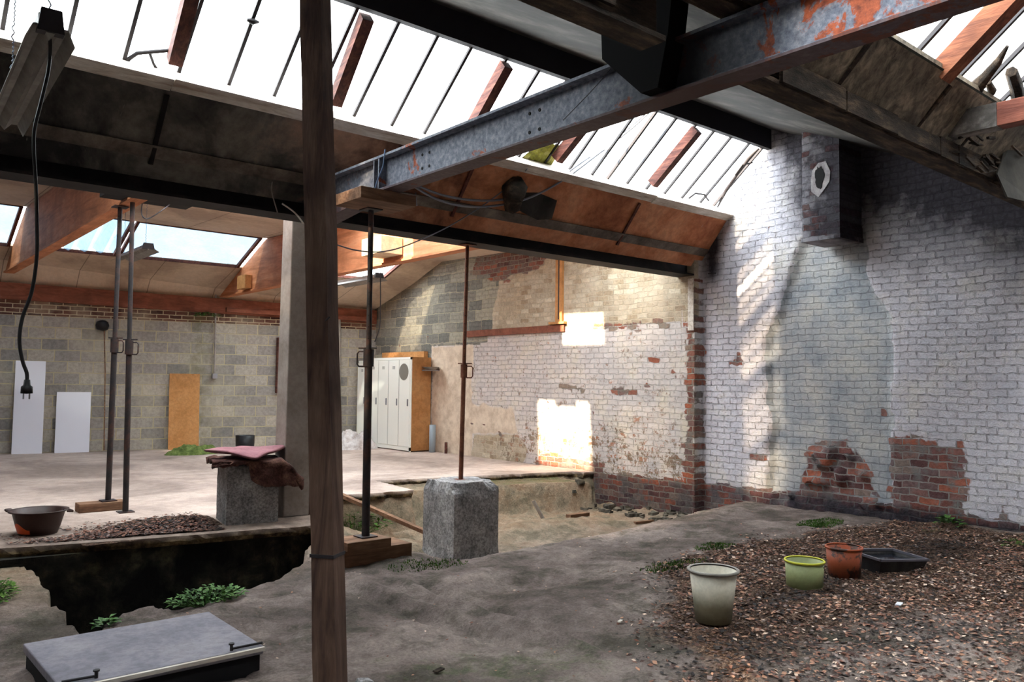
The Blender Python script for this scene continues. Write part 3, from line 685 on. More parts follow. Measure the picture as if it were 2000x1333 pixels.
sm_ = MB()
rnd = random.Random(3)
sx = [X0, 2.0, 3.42, 4.97, 6.35, 7.95, XW]
for a, b in zip(sx[:-1], sx[1:]):
    dz = rnd.uniform(-.012, .012)
    sm_.extr([(6.70, 3.755+dz), (6.585, 3.815+dz), (6.87, 3.99+dz), (6.95, 3.90+dz)], a+.004, b-.004)
L1(sm_).build('sill', 'sill', w1)
names = ['first', 'second', 'third', 'fourth', 'fifth', 'sixth']
for i, (xb, xt) in enumerate([(.52, .52), (2.02, 1.98), (3.46, 3.40), (4.99, 4.97), (6.28, 6.38), (7.97, 8.02)]):
    m = MB().bar((xb, 6.69, gz(6.69)-.115), (xt, 6.03, gz(6.03)-.10), .105, .12)
    solo('rafter', m, 'rafter', 'rust-brown timber rafter under the long main skylight, %s from the left' % names[i], 'rafter', group='rafters of the main skylight')
# things lying on or caught in the glazing
def twig(pts_, r, lab, name='twig', mat='bar', g=None):
    return solo(name, MB().tube(pts_, r, 6), mat, lab, 'twig', group=g)
T = lambda *ps: [onY(6.5, *p) + Vector((0, .0, .0)) for p in ps]
def on_glass(x, y, off=-.03):
    d = ray(x, y); t = (4.62+GS*6.08+off-H)/(d.z+GS*d.y); return CAM+d*t
twig([on_glass(*p) for p in [(238, 130), (252, 115), (268, 104), (300, 101), (336, 98)]], .018, 'black dead creeper stem lying across the glass near the left rafter')
twig([on_glass(*p) for p in [(292, 103), (300, 125), (316, 150)]], .013, 'short dead side shoot hanging down across the left glass pane')
twig([on_glass(*p) for p in [(1400, 408), (1418, 372), (1440, 340), (1462, 310), (1482, 290)]], [.012, .03, .022, .03, .014], 'thick dead creeper lying along the glass beside the brick gable')
twig([on_glass(*p) for p in [(1345, 388), (1358, 378), (1375, 380), (1384, 392)]], .014, 'small curved dead creeper piece at the bottom right of the skylight')
twig([on_glass(*p) for p in [(1436, 342), (1450, 322), (1470, 318)]], .012, 'forked dead creeper tip against the last glass pane')
mb = MB(); c = on_glass(494, 42, -.04)
mb.tube([c+Vector((-.05, 0, 0)), c+Vector((0, 0, .0)), c+Vector((.05, .0, .01))], [.012, .03, .01], 7)
solo('leaf_clump', mb, 'bar', 'dark wet leaf clump stuck on the upper glass left of the leaning post', 'leaf')
# mossy yellow corrugated sheet piece lying on the broken panes
mb = MB(); P4 = [on_glass(*p, -.04) for p in [(1012, 315), (1075, 327), (1100, 285), (1050, 283)]]
n = 12
rows = []
for i in range(n+1):
    a = P4[0].lerp(P4[1], i/n); b = P4[3].lerp(P4[2], i/n); h = Vector((0, .0, .02*(i % 2)))
    rows.append((a+h, b+h))
vs = [v for r in rows for v in r]; mb.add(vs, [(2*i, 2*i+1, 2*i+3, 2*i+2) for i in range(n)])
mb.add([v+Vector((0, 0, .006)) for v in vs], [(2*i, 2*i+2, 2*i+3, 2*i+1) for i in range(n)])
solo('corrugated_sheet', mb, 'yellowpoly', 'mossy yellow-green corrugated plastic scrap lying on the skylight above the steel beam', 'plastic sheet')

# nearer skylight, top right
B2 = [x for x in (-1.9, -1.4, -.9, -.4, .1, .6, 1.1, 1.6, 2.1, 2.6, 3.1, 3.55, 3.95, 4.35, 4.75, 5.12, 5.75, 6.12, 6.5, 6.9, 7.3, 7.7, 8.1, 8.5, 8.9, 9.3)]
w2, L2 = skylight('window_2', gz1, .95, 2.24, X0, XW+.1, B2, (), 'dimglass')
L2(MB().extr([(2.13, 3.43), (2.10, 3.46), (2.24, 3.53), (2.28, 3.49)], X0, XW)).build('sill', plain('green_black_sill', srgb(34, 44, 36), .7), w2)
for i, (x, mt, lb) in enumerate([(5.42, 'rafter_o', 'wide orange pine rafter crossing the top right skylight'), (2.4, 'rafter', 'brown rafter above the steel beam over the camera side'), (8.3, 'rafter', 'dark rafter of the right skylight nearest the brick gable')]):
    solo('rafter', MB().bar((x, 2.16, gz1(2.16)-.10), (x, .97, gz1(.97)-.10), .13 if i == 0 else .08, .13), mt, lb, 'rafter', group='rafters of the right skylight')
# dead ivy trunk outside the right skylight
def on_g1(x, y, off=-.06):
    d = ray(x, y); t = (3.50+GS*2.22+off-H)/(d.z+GS*d.y); return CAM+d*t
twig([on_g1(*p) for p in [(1918, 205), (1908, 188), (1906, 170), (1925, 150), (1950, 120), (1968, 90)]], [.02, .045, .055, .04, .03, .012], 'knotted grey ivy trunk lying on the right skylight', 'ivy_stem', 'rottimber')
twig([on_g1(*p) for p in [(1990, 200), (1985, 170), (1975, 140)]], [.05, .045, .04], 'short brown trunk piece on the glass at the right edge', 'ivy_stem', 'rottimber')
twig([on_g1(*p) for p in [(1925, 200), (1938, 178), (1930, 160)]], [.014, .03, .02], 'small looped ivy stem beside the knotted trunk', 'ivy_stem', 'rottimber')

# far strip windows
def farwin(name, xa, xb, mat, corr=False):
    root = empty(name, ((xa+xb)/2, hiY(xa), float(hiZ(xa)))); root['kind'] = 'structure'; i0 = root.location
    m = MB(); n = 60 if corr else 1
    def P(x, e): 
        y = hiY(x) if e == 0 else loY(x); z = hiZ(x) if e == 0 else loZ(x); return Vector((x, y, z+.05))
    for i in range(n):
        a = xa+(xb-xa)*i/n; b = xa+(xb-xa)*(i+1)/n
        za = .05*math.sin(a*2*math.pi/.25) if corr else 0; zb = .05*math.sin(b*2*math.pi/.25) if corr else 0
        v = [P(a, 0)+Vector((0, 0, za)), P(b, 0)+Vector((0, 0, zb)), P(b, 1)+Vector((0, 0, zb)), P(a, 1)+Vector((0, 0, za))]
        m.add([x-i0 for x in v], [(0, 1, 2, 3)])
    m.build('glass', mat, root)
    f = MB()
    for e in (0, 1): f.bar(P(xa, e)-i0-Vector((0, 0, .04)), P(xb, e)-i0-Vector((0, 0, .04)), .05, .05)
    for x in (xa, xb): f.bar(P(x, 0)-i0-Vector((0, 0, .04)), P(x, 1)-i0-Vector((0, 0, .04)), .05, .06)
    f.build('frame', 'rafter', root)
farwin('window_3', X0, 2.30, 'farglass'); farwin('window_4', 2.42, 3.92, 'farglass', True)
farwin('window_5', 4.0, 6.0, 'farglass'); farwin('window_6', 6.16, 8.74, 'glass')

# ------------------------------------------------------------------ steel and timber frame
def isec(y0, y1, zb, zt, tf=.025, tw=.02):
    yc = (y0+y1)/2
    return [(y0, zb), (y1, zb), (y1, zb+tf), (yc+tw, zb+tf), (yc+tw, zt-tf), (y1, zt-tf), (y1, zt), (y0, zt), (y0, zt-tf), (yc-tw, zt-tf), (yc-tw, zb+tf), (y0, zb+tf)]
V1 = empty('valley_beam', (3.5, 7.3, 2.99)); tag(V1, 'long soot-blackened steel valley beam running from the left edge to the brick gable', 'beam')
def loc(mb, o): mb.v = [(v[0]-o.location.x, v[1]-o.location.y, v[2]-o.location.z) for v in mb.v]; return mb
loc(MB().extr(isec(7.14, 7.44, 2.99, 3.27), X0, XM), V1).build('beam', 'sootsteel', V1)
g = MB().extr([(6.98, 3.36), (7.06, 3.27), (7.14, 3.30), (7.10, 3.38), (7.08, 3.37), (7.11, 3.31), (7.06, 3.30), (7.0, 3.37)], X0, XW-.03)
loc(g, V1).build('cable_tray', speckle('perforated_grey_strip', [srgb(52, 46, 42), srgb(100, 90, 82), srgb(136, 124, 112)], 3, .8, .3, obj=False), V1)
V2 = empty('valley_beam', (3.5, 2.43, 3.0)); tag(V2, 'rotten dark valley beam running over the chimney to the right edge', 'beam')
m = MB().extr(isec(2.325, 2.475, 3.036, 3.36), 3.645, XW, 'X', isec(2.325, 2.475, 2.985, 3.33)); m.extr(isec(2.325, 2.475, 3.0, 3.34), X0, 2.86); m.box((2.86, 2.33, 3.345), (3.66, 2.47, 3.46)); m.box((2.62, 2.10, 3.36), (3.66, 2.30, 3.44))
loc(m, V2).build('beam', 'rottimber', V2)
m = MB(); rnd = random.Random(8); x = X0
while x < XW-.1:
    l = rnd.uniform(.25, .7); h = rnd.uniform(-.012, .02); 
    if not 2.3 < x < 3.66: m.box((x, 2.30+rnd.uniform(-.008, .005), 3.045-max(0, x-3.6)*.008), (min(x+l, XW), 2.324, 3.17+h-max(0, x-3.6)*.008))
    x += l+.01
loc(m, V2).build('facing_timber', 'rottimber', V2)
IB = empty('steel_tie_beam', (3.56, 4, 3.03)); tag(IB, 'grey painted rusting steel I-beam crossing overhead from the post to the top right', 'beam')
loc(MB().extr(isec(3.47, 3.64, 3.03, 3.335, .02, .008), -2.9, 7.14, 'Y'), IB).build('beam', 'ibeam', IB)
st = MB()
for yy in (5.98, 5.9): st.box((3.475, yy, 3.052), (3.548, yy+.015, 3.313))
loc(st, IB).build('stiffener', 'ibeam', IB)
b = MB()
for yy, zz in [(5.35, 3.13), (5.25, 3.13), (5.35, 3.24), (5.25, 3.24), (4.05, 3.12), (3.95, 3.12), (4.05, 3.25), (3.95, 3.25)]:
    b.tube([(3.551, yy, zz), (3.543, yy, zz)], .012, 8)
loc(b, IB).build('bolt_hole', 'dark', IB)
# black hanger bracket between tie beam and near valley
solo('hanger_bracket', MB().extr([(2.82, 3.055), (2.94, 3.055), (3.24, 3.34), (3.26, 3.72), (2.70, 3.72), (2.75, 3.34)], 3.40, 3.548, 'X'), 'bracketblack', 'black gusset hanging bracket where the steel beam crosses the rotten valley', 'bracket')
# short haunch at the column
solo('beam_bracket', MB().extr([(6.34, 2.985), (7.13, 2.90), (7.13, 3.02), (6.34, 3.02)], 3.47, 3.64, 'X'), 'ibeam', 'short steel haunch under the tie beam behind the leaning post', 'bracket')
# timber tie on the right
tt = empty('timber_tie', (5.97, 2.3, 3.2)); tag(tt, 'reddish pine tie beam with a whitewashed end, at the right edge', 'beam')
loc(MB().box((5.94, -2.9, 3.195), (6.06, 2.0, 3.355)), tt).build('beam', wood('tie_pine', srgb(96, 52, 42), srgb(146, 86, 70), srgb(172, 112, 92), 'Y', 1.4), tt, bevel=.004)
loc(MB().box((5.938, 2.0, 3.193), (6.062, 2.36, 3.357)), tt).build('painted_end', speckle('whitewashed_timber', [srgb(30, 28, 26), srgb(92, 88, 84), srgb(170, 164, 158)], 3, .9, .4), tt)
# deep brown beams of the far bay
def deep(Xb, zb, yend, label, thick=.11):
    pr = [(7.46, zb), (yend, zb)]
    ys = [yend, loY(Xb), hiY(Xb), 7.46]
    pr += [(y, max(float(rz3(Xb, y))-.012, zb+.02)) for y in ys]
    r = empty('roof_beam', (Xb, 11, zb)); tag(r, label, 'beam', 'deep brown beams of the far bay')
    loc(MB().extr([(y, z) for y, z in pr], Xb, Xb+thick, 'X'), r).build('web', 'beam', r)
    loc(MB().box((Xb-.03, 7.46, zb-.03), (Xb+thick+.03, yend, zb)), r).build('bottom_flange', 'beam', r)
    return r
deep(2.36, 3.35, farY(2.36)-.25, 'deep orange-brown roof beam at the far left, running to the block wall')
deep(6.08, 3.14, farY(6.08)-.15, 'deep orange-brown roof beam right of the concrete column, partly sunlit')
wp = empty('wall_plate', (3, farY(3)-.1, 2.83)); tag(wp, 'long red-brown plate running along the top of the grey block wall', 'beam')
def along(x0, x1, z0a, z1a, d0, d1, zs=-.022):
    q = lambda x, d: farY(x)-d
    return MB().hexa([(x0, q(x0, d1), z0a+zs*(x0-2.36)), (x1, q(x1, d1), z0a+zs*(x1-2.36)), (x1, q(x1, d0), z0a+zs*(x1-2.36)), (x0, q(x0, d0), z0a+zs*(x0-2.36))],
                     [(x0, q(x0, d1), z1a+zs*(x0-2.36)), (x1, q(x1, d1), z1a+zs*(x1-2.36)), (x1, q(x1, d0), z1a+zs*(x1-2.36)), (x0, q(x0, d0), z1a+zs*(x0-2.36))])
loc(along(X0, 9.4, 2.86, 3.17, 0, .08), wp).build('plate', 'plate', wp)
loc(along(6.2, 9.3, 2.90, 2.99, .08, .16), wp).build('lower_rail', 'plate', wp)
# yellow box on beam, sunlit boxes
solo('wooden_box', MB().box((5.94, 14.95, 3.16), (6.07, 15.35, 3.42)), 'brownpanel', 'small orange-yellow box on the end of the brown beam left of the concrete column', 'box', bevel=.006)
solo('wooden_box', MB().box((5.72, 9.62, 3.20), (6.07, 10.15, 3.44)), speckle('pale_box', [srgb(196, 168, 130), srgb(214, 190, 156), srgb(222, 204, 176)], 2, .7, .1), 'pale sunlit box fixed to the side of the brown roof beam', 'box', bevel=.006)

# leaning timber post in front
def quadpost():
    a0 = onX(1.9, 592, 0); a1 = onX(1.9, 642, 0); b0 = onX(1.9, 620, 1333); b1 = onX(1.9, 672, 1333)
    top = (a0+a1)/2; bot = (b0+b1)/2; d = (top-bot).normalized()
    zb = gz0(bot.x, bot.y)-.03; bot = bot+d*((zb-bot.z)/d.z); top = top+d*.42
    r = empty('timber_post', bot); tag(r, 'tall leaning brown timber post in the foreground', 'post')
    m = MB(); u = Vector((math.cos(.62), math.sin(.62), 0)); v = Vector((-u.y, u.x, 0)); w = .060
    n = 14; vs = []; rr = random.Random(2)
    ring = []
    for i in range(n+1):
        p = bot+(top-bot)*(i/n)-bot; ww = w*(1+.02*math.sin(i*1.7)); j = Vector((rr.uniform(-.003, .003), rr.uniform(-.003, .003), 0))
        ring.append([p+j+u*ww*s1+v*ww*s2*1.0 for s1, s2 in ((-1, -1), (1, -1), (1, 1), (-1, 1))])
    for i in range(n):
        m.add(ring[i]+ring[i+1], [(0, 1, 5, 4), (1, 2, 6, 5), (2, 3, 7, 6), (3, 0, 4, 7)])
    m.add(ring[0], [(3, 2, 1, 0)]); m.add(ring[-1], [(0, 1, 2, 3)])
    m.build('post', 'post', r)
    k = MB(); f = (950-0)/1333
    p = onX(1.9, 660, 1085)-bot
    mid = (top-bot)*(((onX(1.9, 646, 1085)).z-bot.z)/(top.z-bot.z))
    k.v = []
    for z in (0,):
        c = mid; k.add([c+u*(w+.004)*s1+v*(w+.004)*s2+Vector((0, 0, dz)) for dz in (-.008, .008) for s1, s2 in ((-1, -1), (1, -1), (1, 1), (-1, 1))],
                       [(0, 1, 5, 4), (1, 2, 6, 5), (2, 3, 7, 6), (3, 0, 4, 7), (0, 1, 2, 3), (4, 5, 6, 7)])
    k.build('wire_band', 'bar', r)
    n2 = MB().tube([((top-bot)*.47)+Vector((-.02, -.075, 0)), ((top-bot)*.47)+Vector((-.03, -.13, .012))], .004, 6)
    n2.build('nail', 'bar', r)
quadpost()
# concrete column
cc = empty('concrete_column', (3.79, 8.08, 0)); tag(cc, 'grey concrete column behind the leaning timber post', 'column')
MB().hexa([(-.16, -.13, 0), (.13, -.13, 0), (.13, .13, 0), (-.16, .13, 0)], [(-.13, -.12, 3.6), (.12, -.12, 3.6), (.12, .12, 3.6), (-.13, .12, 3.6)]).build('shaft', 'concpost', cc, bevel=.012)
MB().box((.131, -.12, .0), (.16, .10, 3.3)).build('packing_board', 'post', cc)

# ------------------------------------------------------------------ props
def make_prop(base, top, collar, label, mat='propsteel', hside=1, r0=.030, r1=.024, inner_low=False):
    base = Vector(base); top = Vector(top); r = empty('steel_prop', base); tag(r, label, 'prop', 'adjustable steel props')
    T_ = top-base; C_ = T_*collar
    MB().tube([(0, 0, .008), C_], r0, 16).build('outer_tube', mat, r)
    MB().tube([C_, T_-Vector((0, 0, .008))], r1, 16).build('inner_tube', mat, r)
    MB().box((-.075, -.075, 0), (.075, .075, .01)).build('base_plate', mat, r)
    MB().box((T_.x-.075, T_.y-.075, T_.z-.01), (T_.x+.075, T_.y+.075, T_.z)).build('head_plate', mat, r)
    MB().tube([C_-Vector((0, 0, .13)), C_+Vector((0, 0, .02))], r0+.012, 16).build('collar', mat, r)
    o = Vector((.72, -.69, 0))*hside; c = C_
    h = MB().tube([c+o*.03, c+o*.085+Vector((0, 0, .0)), c+o*.10-Vector((0, 0, .02)), c+o*.10-Vector((0, 0, .11)), c+o*.085-Vector((0, 0, .13)), c+o*.03-Vector((0, 0, .13))], .007, 8)
    h.build('handle', mat, r)
    MB().tube([c-o*.07+Vector((0, 0, .03)), c+o*.09+Vector((0, 0, .03))], .007, 8).build('pin', mat, r)
    for k in range(14):
        q = T_*(collar+.04+k*.035)
        if q.z < T_.z-.08: MB().tube([q+Vector((-.70, -.72, 0))*(r1-.001), q+Vector((-.70, -.72, 0))*(r1+.001)], .006, 6).build('pin_hole', 'dark', r)
    return r
p = onZ(.10, 211, 978); make_prop((p.x, p.y, .095), onY(p.y, 235, 404)-Vector((0, 0, 0)), .54, 'rusty steel prop standing on a wooden block, leftmost of the props')
solo('timber_block', MB().box((p.x-.30, p.y-.10, 0), (p.x+.16, p.y+.10, .093)), 'plank', 'short brown timber block under the leftmost prop', 'timber', bevel=.006)
P1top = onY(p.y, 235, 404)
p = onZ(.0, 245, 1001); q2 = onY(p.y, 259, 391)
make_prop((p.x, p.y, .0), (q2.x, q2.y, q2.z), .54, 'rusty steel prop standing directly on the slab, second from the left')
solo('timber_board', MB().box((q2.x-.30, q2.y-.12, q2.z+.001), (q2.x+.60, q2.y+.12, q2.z+.045)), 'sootsteel', 'flat board clamped over the head of the second prop from the left', 'board', bevel=.004)
p3 = onX(3.56, 714, 1049); p3t = onX(3.56, 731, 398)
make_prop((3.56, p3.y, p3.z), (3.56, p3.y+.02, 2.93), .56, 'dark steel prop beside the leaning post, under the steel beam', 'propsteel', -1, .034)
yy = p3.y; zz = p3.z
solo('timber_block', MB().box((3.30, yy-.16, zz-.075), (3.72, yy+.14, zz-.001)), 'plank', 'upper timber pad directly under the base of the dark prop', 'timber', bevel=.005)
gl = gz0(3.56, yy)
solo('timber_block', MB().box((3.18, yy-.13, gl-.03), (3.95, yy+.20, zz-.076)), 'plank', 'long lower timber pad on the soil under the dark prop', 'timber', bevel=.005)
solo('timber_block', MB().box((3.26, yy-.33, 2.931), (3.80, yy+.13, 3.029)), 'plank', 'thick timber packing between the dark prop and the steel beam', 'timber', bevel=.004)
# broken concrete foundation block with prop
def rough_block(name, cx, cy, w, d, z0, z1, rz, label, chip=.0, mat='conc', seed=1, chipped=True):
    r = np.random.RandomState(seed); n = 22; bm = bmesh.new()
    bmesh.ops.create_cube(bm, size=1); bmesh.ops.subdivide_edges(bm, edges=bm.edges, cuts=n, use_grid_fill=True)
    for v in bm.verts:
        x, y, z = v.co
        nn = float(fbm(np.array([x*5+z*3+seed]), np.array([y*5+z*4]), 3, seed)[0]); nb = float(fbm(np.array([x*16+z*7]), np.array([y*16-z*9]), 2, seed+5)[0])
        ex = max(abs(x), abs(y))
        r2 = math.hypot(x, y)
        k = 1.0
        if chipped:
            k = 1-max(0, (z-.36+nn*.14))*max(0, (r2-.40))*5.5
            z2 = z - max(0, z-.42)*max(0, r2-.5+nn*.3)*1.6
        else: z2 = z
        flare = 1+.05*max(0, -.38-z)*8*(chip > 0)
        v.co = ((x*k*flare+nb*.014)*w, (y*k*flare+nb*.014)*d, (z2+.5+nb*.006)*(z1-z0))
    me = bpy.data.meshes.new(name); bm.to_mesh(me); bm.free(); me.materials.append(MAT[mat])
    o = bpy.data.objects.new(name, me); COL.objects.link(o); o.location = (cx, cy, z0); o.rotation_euler = (0, 0, rz)
    return tag(o, label, 'concrete block')
rough_block('concrete_block', 5.43, 7.30, .60, .60, -.52, .335, -.02, 'broken-topped concrete foundation block in the middle with a prop on it', .1, seed=4)
p4t = onY(7.30, 910, 477)
make_prop((5.44, 7.32, .325), (5.47, 7.30, 2.985), .48, 'thin brown steel prop standing on the broken concrete block', 'proprust', 1, .026, .021)
# left block with blanket and cushion
BL = (3.27, 7.98)
rough_block('concrete_block', BL[0]+.01, BL[1]+.06, .50, .48, 0, .57, -.16, 'squared concrete block under the blanket beside the column', 0, seed=9, chipped=False)
def blanket():
    rz = -.25; c, s = math.cos(rz), math.sin(rz); w, d = .28, .27; nu, nv = 60, 46
    us = np.linspace(-.42, .66, nu); vs_ = np.linspace(-.50, .34, nv); P = []
    for u in us:
        for v in vs_:
            n1 = float(fbm(np.array([u*5+3]), np.array([v*5]), 3, 77)[0]); n2 = float(fbm(np.array([u*13]), np.array([v*13]), 2, 79)[0])
            x = u; z = .60+.03*(n1+.4)
            y = v
            drop = 0
            if v < -d: drop = (-d-v)*(.95 if u > -.02 else .25)*(.5+.5*float(sstep(-.1, .1, u)))*1.15; y = -d-.03-.06*abs(n1)-.02*math.sin(u*18)
            if u > w: drop2 = (u-w)*.55; x = w+(u-w)*.55; drop = max(drop, drop2*.9+drop*.4)
            if u < -w: x = -w-(-w-u)*.75; drop = max(drop, (-w-u)*.12-.02*math.sin(v*20))
            P.append((x, y+n2*.01, z-drop+n2*.012))
    P = np.array(P); me_ = gridmesh('blanket', P, nu, nv, 'blanket'); me_.location = (BL[0]+.02, BL[1]+.06, 0); me_.rotation_euler = (0, 0, rz)
    so = me_.modifiers.new('thick', 'SOLIDIFY'); so.thickness = .018; so.offset = 1
    tag(me_, 'rumpled brown wool blanket draped over the squared concrete block', 'blanket')
blanket()
def cushion():
    nu, nv = 40, 30; vs = []
    top = []; bot = []
    for i in range(nu):
        for j in range(nv):
            u = i/(nu-1)*2-1; v = j/(nv-1)*2-1
            e = (1-abs(u)**8)*(1-abs(v)**8); th = .022*max(e, 0)**.4
            zc = .028*(abs(u-v)/2)**1.5-.035*math.exp(-((u+1)**2+(v+1)**2)/.9)+.006*math.sin(u*5+v*3)
            top.append((u*.34, v*.29, zc+th)); bot.append((u*.34, v*.29, zc-th))
    P = np.array(top+bot); m = MB(); idx = lambda i, j, k: k*nu*nv+i*nv+j
    fs = []
    for i in range(nu-1):
        for j in range(nv-1):
            fs.append((idx(i, j, 0), idx(i+1, j, 0), idx(i+1, j+1, 0), idx(i, j+1, 0))); fs.append((idx(i, j, 1), idx(i, j+1, 1), idx(i+1, j+1, 1), idx(i+1, j, 1)))
    for i in range(nu-1):
        for j in (0, nv-1): fs.append((idx(i, j, 0), idx(i, j, 1), idx(i+1, j, 1), idx(i+1, j, 0)))
    for j in range(nv-1):
        for i in (0, nu-1): fs.append((idx(i, j, 0), idx(i, j+1, 0), idx(i, j+1, 1), idx(i, j, 1)))
    m.add(P, fs, True); o = m.build('cushion', 'cushion'); o.location = (BL[0]+.0, BL[1]+.06, .70); o.rotation_euler = (0, 0, .66)
    tag(o, 'flat faded pink cushion lying on top of the blanket', 'cushion')
cushion()

# ------------------------------------------------------------------ lockers and things at the far walls
def locker(y0, y1, x0, x1, h, doors, label, fan=False, z0=.0):
    r = empty('locker_cabinet', ((x0+x1)/2, (y0+y1)/2, z0)); tag(r, label, 'locker')
    L = lambda m: loc(m, r)
    t = .02
    m = MB().box((x0, y0+t, z0+.03), (x1, y1, z0+h-t)); L(m).build('body', 'locker', r)
    L(MB().box((x0-.004, y0, z0+.02), (x1, y0+t, z0+h))).build('side_panel', 'lockerside', r)
    f = MB(); f.box((x0-.012, y0-.001, z0+h-.05), (x0+.01, y1, z0+h)); f.box((x0-.012, y0-.001, z0+.02), (x0+.01, y1, z0+.09)); f.box((x0-.012, y0-.001, z0), (x0+.01, y0+.04, z0+h)); f.box((x0-.012, y1-.04, z0), (x0+.01, y1, z0+h))
    L(f).build('frame', 'locker', r)
    w = (y1-y0-.08)/doors
    for k in range(doors):
        a = y0+.04+k*w; b = a+w
        d = L(MB().box((x0-.016, a+.008, z0+.10), (x0-.003, b-.008, z0+h-.06))).build('door', 'locker', r, bevel=.003)
        hd = MB().box((x0-.034, a+.05, z0+.92), (x0-.017, a+.075, z0+1.06)); L(hd); hd.build('handle', 'metal', d)
        vt = MB()
        for q in range(3): vt.box((x0-.0185, a+w*.38, z0+h-.24+q*.022), (x0-.0165, a+w*.62, z0+h-.232+q*.022))
        L(vt).build('vent', 'dark', d)
        if fan and k == 0:
            c = ((a+b)/2+.02, z0+h-.30); m = MB(); n = 28
            m.add([(x0-.021, c[0]+.17*math.cos(6.2832*i/n), c[1]+.17*math.sin(6.2832*i/n)) for i in range(n)]+[(x0-.0165, c[0]+.17*math.cos(6.2832*i/n), c[1]+.17*math.sin(6.2832*i/n)) for i in range(n)],
                  [tuple(range(n))]+[(i, (i+1) % n, n+(i+1) % n, n+i) for i in range(n)])
            L(m).build('round_grille', plain('grey_disc', srgb(120, 114, 104), .8), d)
    g = MB()
    for k in range(1, doors): a = y0+.04+k*w; g.box((x0-.010, a-.005, z0+.1), (x0-.002, a+.005, z0+h-.06))
    if doors > 1: L(g).build('door_gap', 'dark', r)
    return r
locker(13.72, 15.44, 8.93, 9.40, 1.91, 4, 'wide cream steel locker with four doors and a brown side, against the brick wall', True)
locker(15.46, 15.88, 8.93, 9.40, 1.86, 1, 'narrow cream locker in the corner, mostly behind the dark prop')
solo('wooden_board', MB().box((9.30, 13.85, 1.915), (9.40, 15.5, 2.04)), 'brownpanel', 'brown board lying on top of the lockers against the wall', 'board')
solo('plastic_tray', MB().lathe([(0, 0), (.10, .0), (.17, .05), (.18, .055)], n=20), 'enamel', 'pale shallow dish resting on the locker side bracket', 'dish', (0, 0, 0)).location = (9.25, 13.52, 1.66)
bk = solo('wall_bracket', MB().box((9.08, 13.46, 1.635), (9.43, 13.58, 1.655)), 'metal', 'small metal bracket under the pale dish beside the lockers', 'bracket')
solo('drain_pipe', MB().lathe([(.001, 0), (.065, 0), (.065, .55), (.055, .55), (.055, .02)], n=24), 'pipe', 'short grey plastic pipe standing beside the brown locker side', 'pipe', (0, 0, 0)).location = (9.28, 13.46, .0)
solo('pipe_stub', MB().tube([(9.36, 13.10, 0), (9.36, 13.10, .22)], .03, 12), 'rafter', 'short rusty pipe stub at the foot of the plastered wall', 'pipe')
# timbers on the middle wall
solo('wall_board', MB().box((XM-.035, 9.80, 2.29), (XM-.004, 12.55, 2.41)), 'plate', 'horizontal reddish board fixed along the middle brick wall', 'board', bevel=.003)
mm = MB(); mm.box((XM-.05, 9.93, 2.46), (XM-.008, 9.99, 3.9)); mm.box((XM-.05, 9.83, 2.46), (XM-.008, 9.885, 3.9))
solo('conduit_casing', MB().box((XM-.05, 9.84, 2.46), (XM-.004, 10.0, 3.9)), 'brownpanel', 'vertical yellow-brown wooden casing on the middle wall above the reddish board', 'board')
solo('cable_groove', MB().box((XM-.058, 9.905, 2.5), (XM-.051, 9.925, 3.9)), 'bar', 'thin dark cable running down the wooden casing', 'cable')
solo('wooden_batten', MB().box((XM-.075, 9.76, 2.42), (XM-.005, 10.14, 2.458)), 'brownpanel', 'small wooden batten across the foot of the vertical casing', 'board')
# far wall things
def wallpt(x, y, d=.1):
    """point on the far wall line (offset d) for a photograph pixel"""
    k = -.212; dr = ray(x, y); t = (17.5-d-k*2.36)/(dr.y-k*dr.x); return CAM+dr*t
DW = Vector((1, -.212, 0)).normalized(); NW = Vector((DW.y, -DW.x, 0))
def lean(px, zh, th, mat, label, nm='leaning_board', thick=.02):
    a = wallpt(px[0], px[1], .22); b = wallpt(px[2], px[3], .22); a.z = b.z = .0
    h = zh; f = Vector((.212, 1, 0)).normalized()
    off = f*.16
    v = [a, b, b+f*thick, a+f*thick]; w = [p+off+Vector((0, 0, h)) for p in v]
    return solo(nm, MB().hexa(v, w), mat, label, 'board', bevel=.003)
lean((22, 884, 82, 883), 1.72, 0, 'whitepanel', 'tall narrow white board leaning on the grey block wall at the far left')
lean((106, 883, 174, 881), 1.14, 0, 'whitepanel', 'short white board leaning on the block wall beside the taller one')
lean((328, 878, 388, 876), 1.52, 0, 'brownpanel', 'tall tan fibreboard leaning on the grey block wall')
p = wallpt(200, 636, .08)
solo('wall_lamp', MB().lathe([(.001, -.10), (.10, -.08), (.12, 0), (.10, .07), (.04, .10), (.001, .10)], n=20), 'black', 'round black fitting high on the grey block wall', 'lamp', (0, 0, 0)).location = p
solo('hanging_cord', MB().tube([p+Vector((.03, -.03, -.1)), p+Vector((.07, -.04, -.9)), p+Vector((.10, -.05, -p.z+.02))], .011, 6), 'plank', 'thin pale cord hanging down from the round black wall fitting', 'cord')
a = wallpt(421, 590, .06); b = wallpt(419, 735, .06)
o = empty('wall_conduit', (b.x, b.y, b.z)); tag(o, 'thin vertical conduit ending in a small box, right of the tan board', 'pipe')
loc(MB().tube([a+Vector((0, 0, .15)), b], .018, 8), o).build('conduit', 'concpost', o)
loc(MB().box((b.x-.05, b.y-.03, b.z-.05), (b.x+.05, b.y+.03, b.z+.05)), o).build('junction_box', 'metal', o)
a = wallpt(661, 612, .10); b = wallpt(661, 862, .10)
solo('drain_pipe', MB().tube([(a.x, a.y, 2.8), (b.x, b.y, 0)], .055, 12), 'concpost', 'grey vertical drain pipe on the block wall near the lockers', 'pipe')
a = wallpt(548, 660, .12); b = wallpt(549, 768, .12)
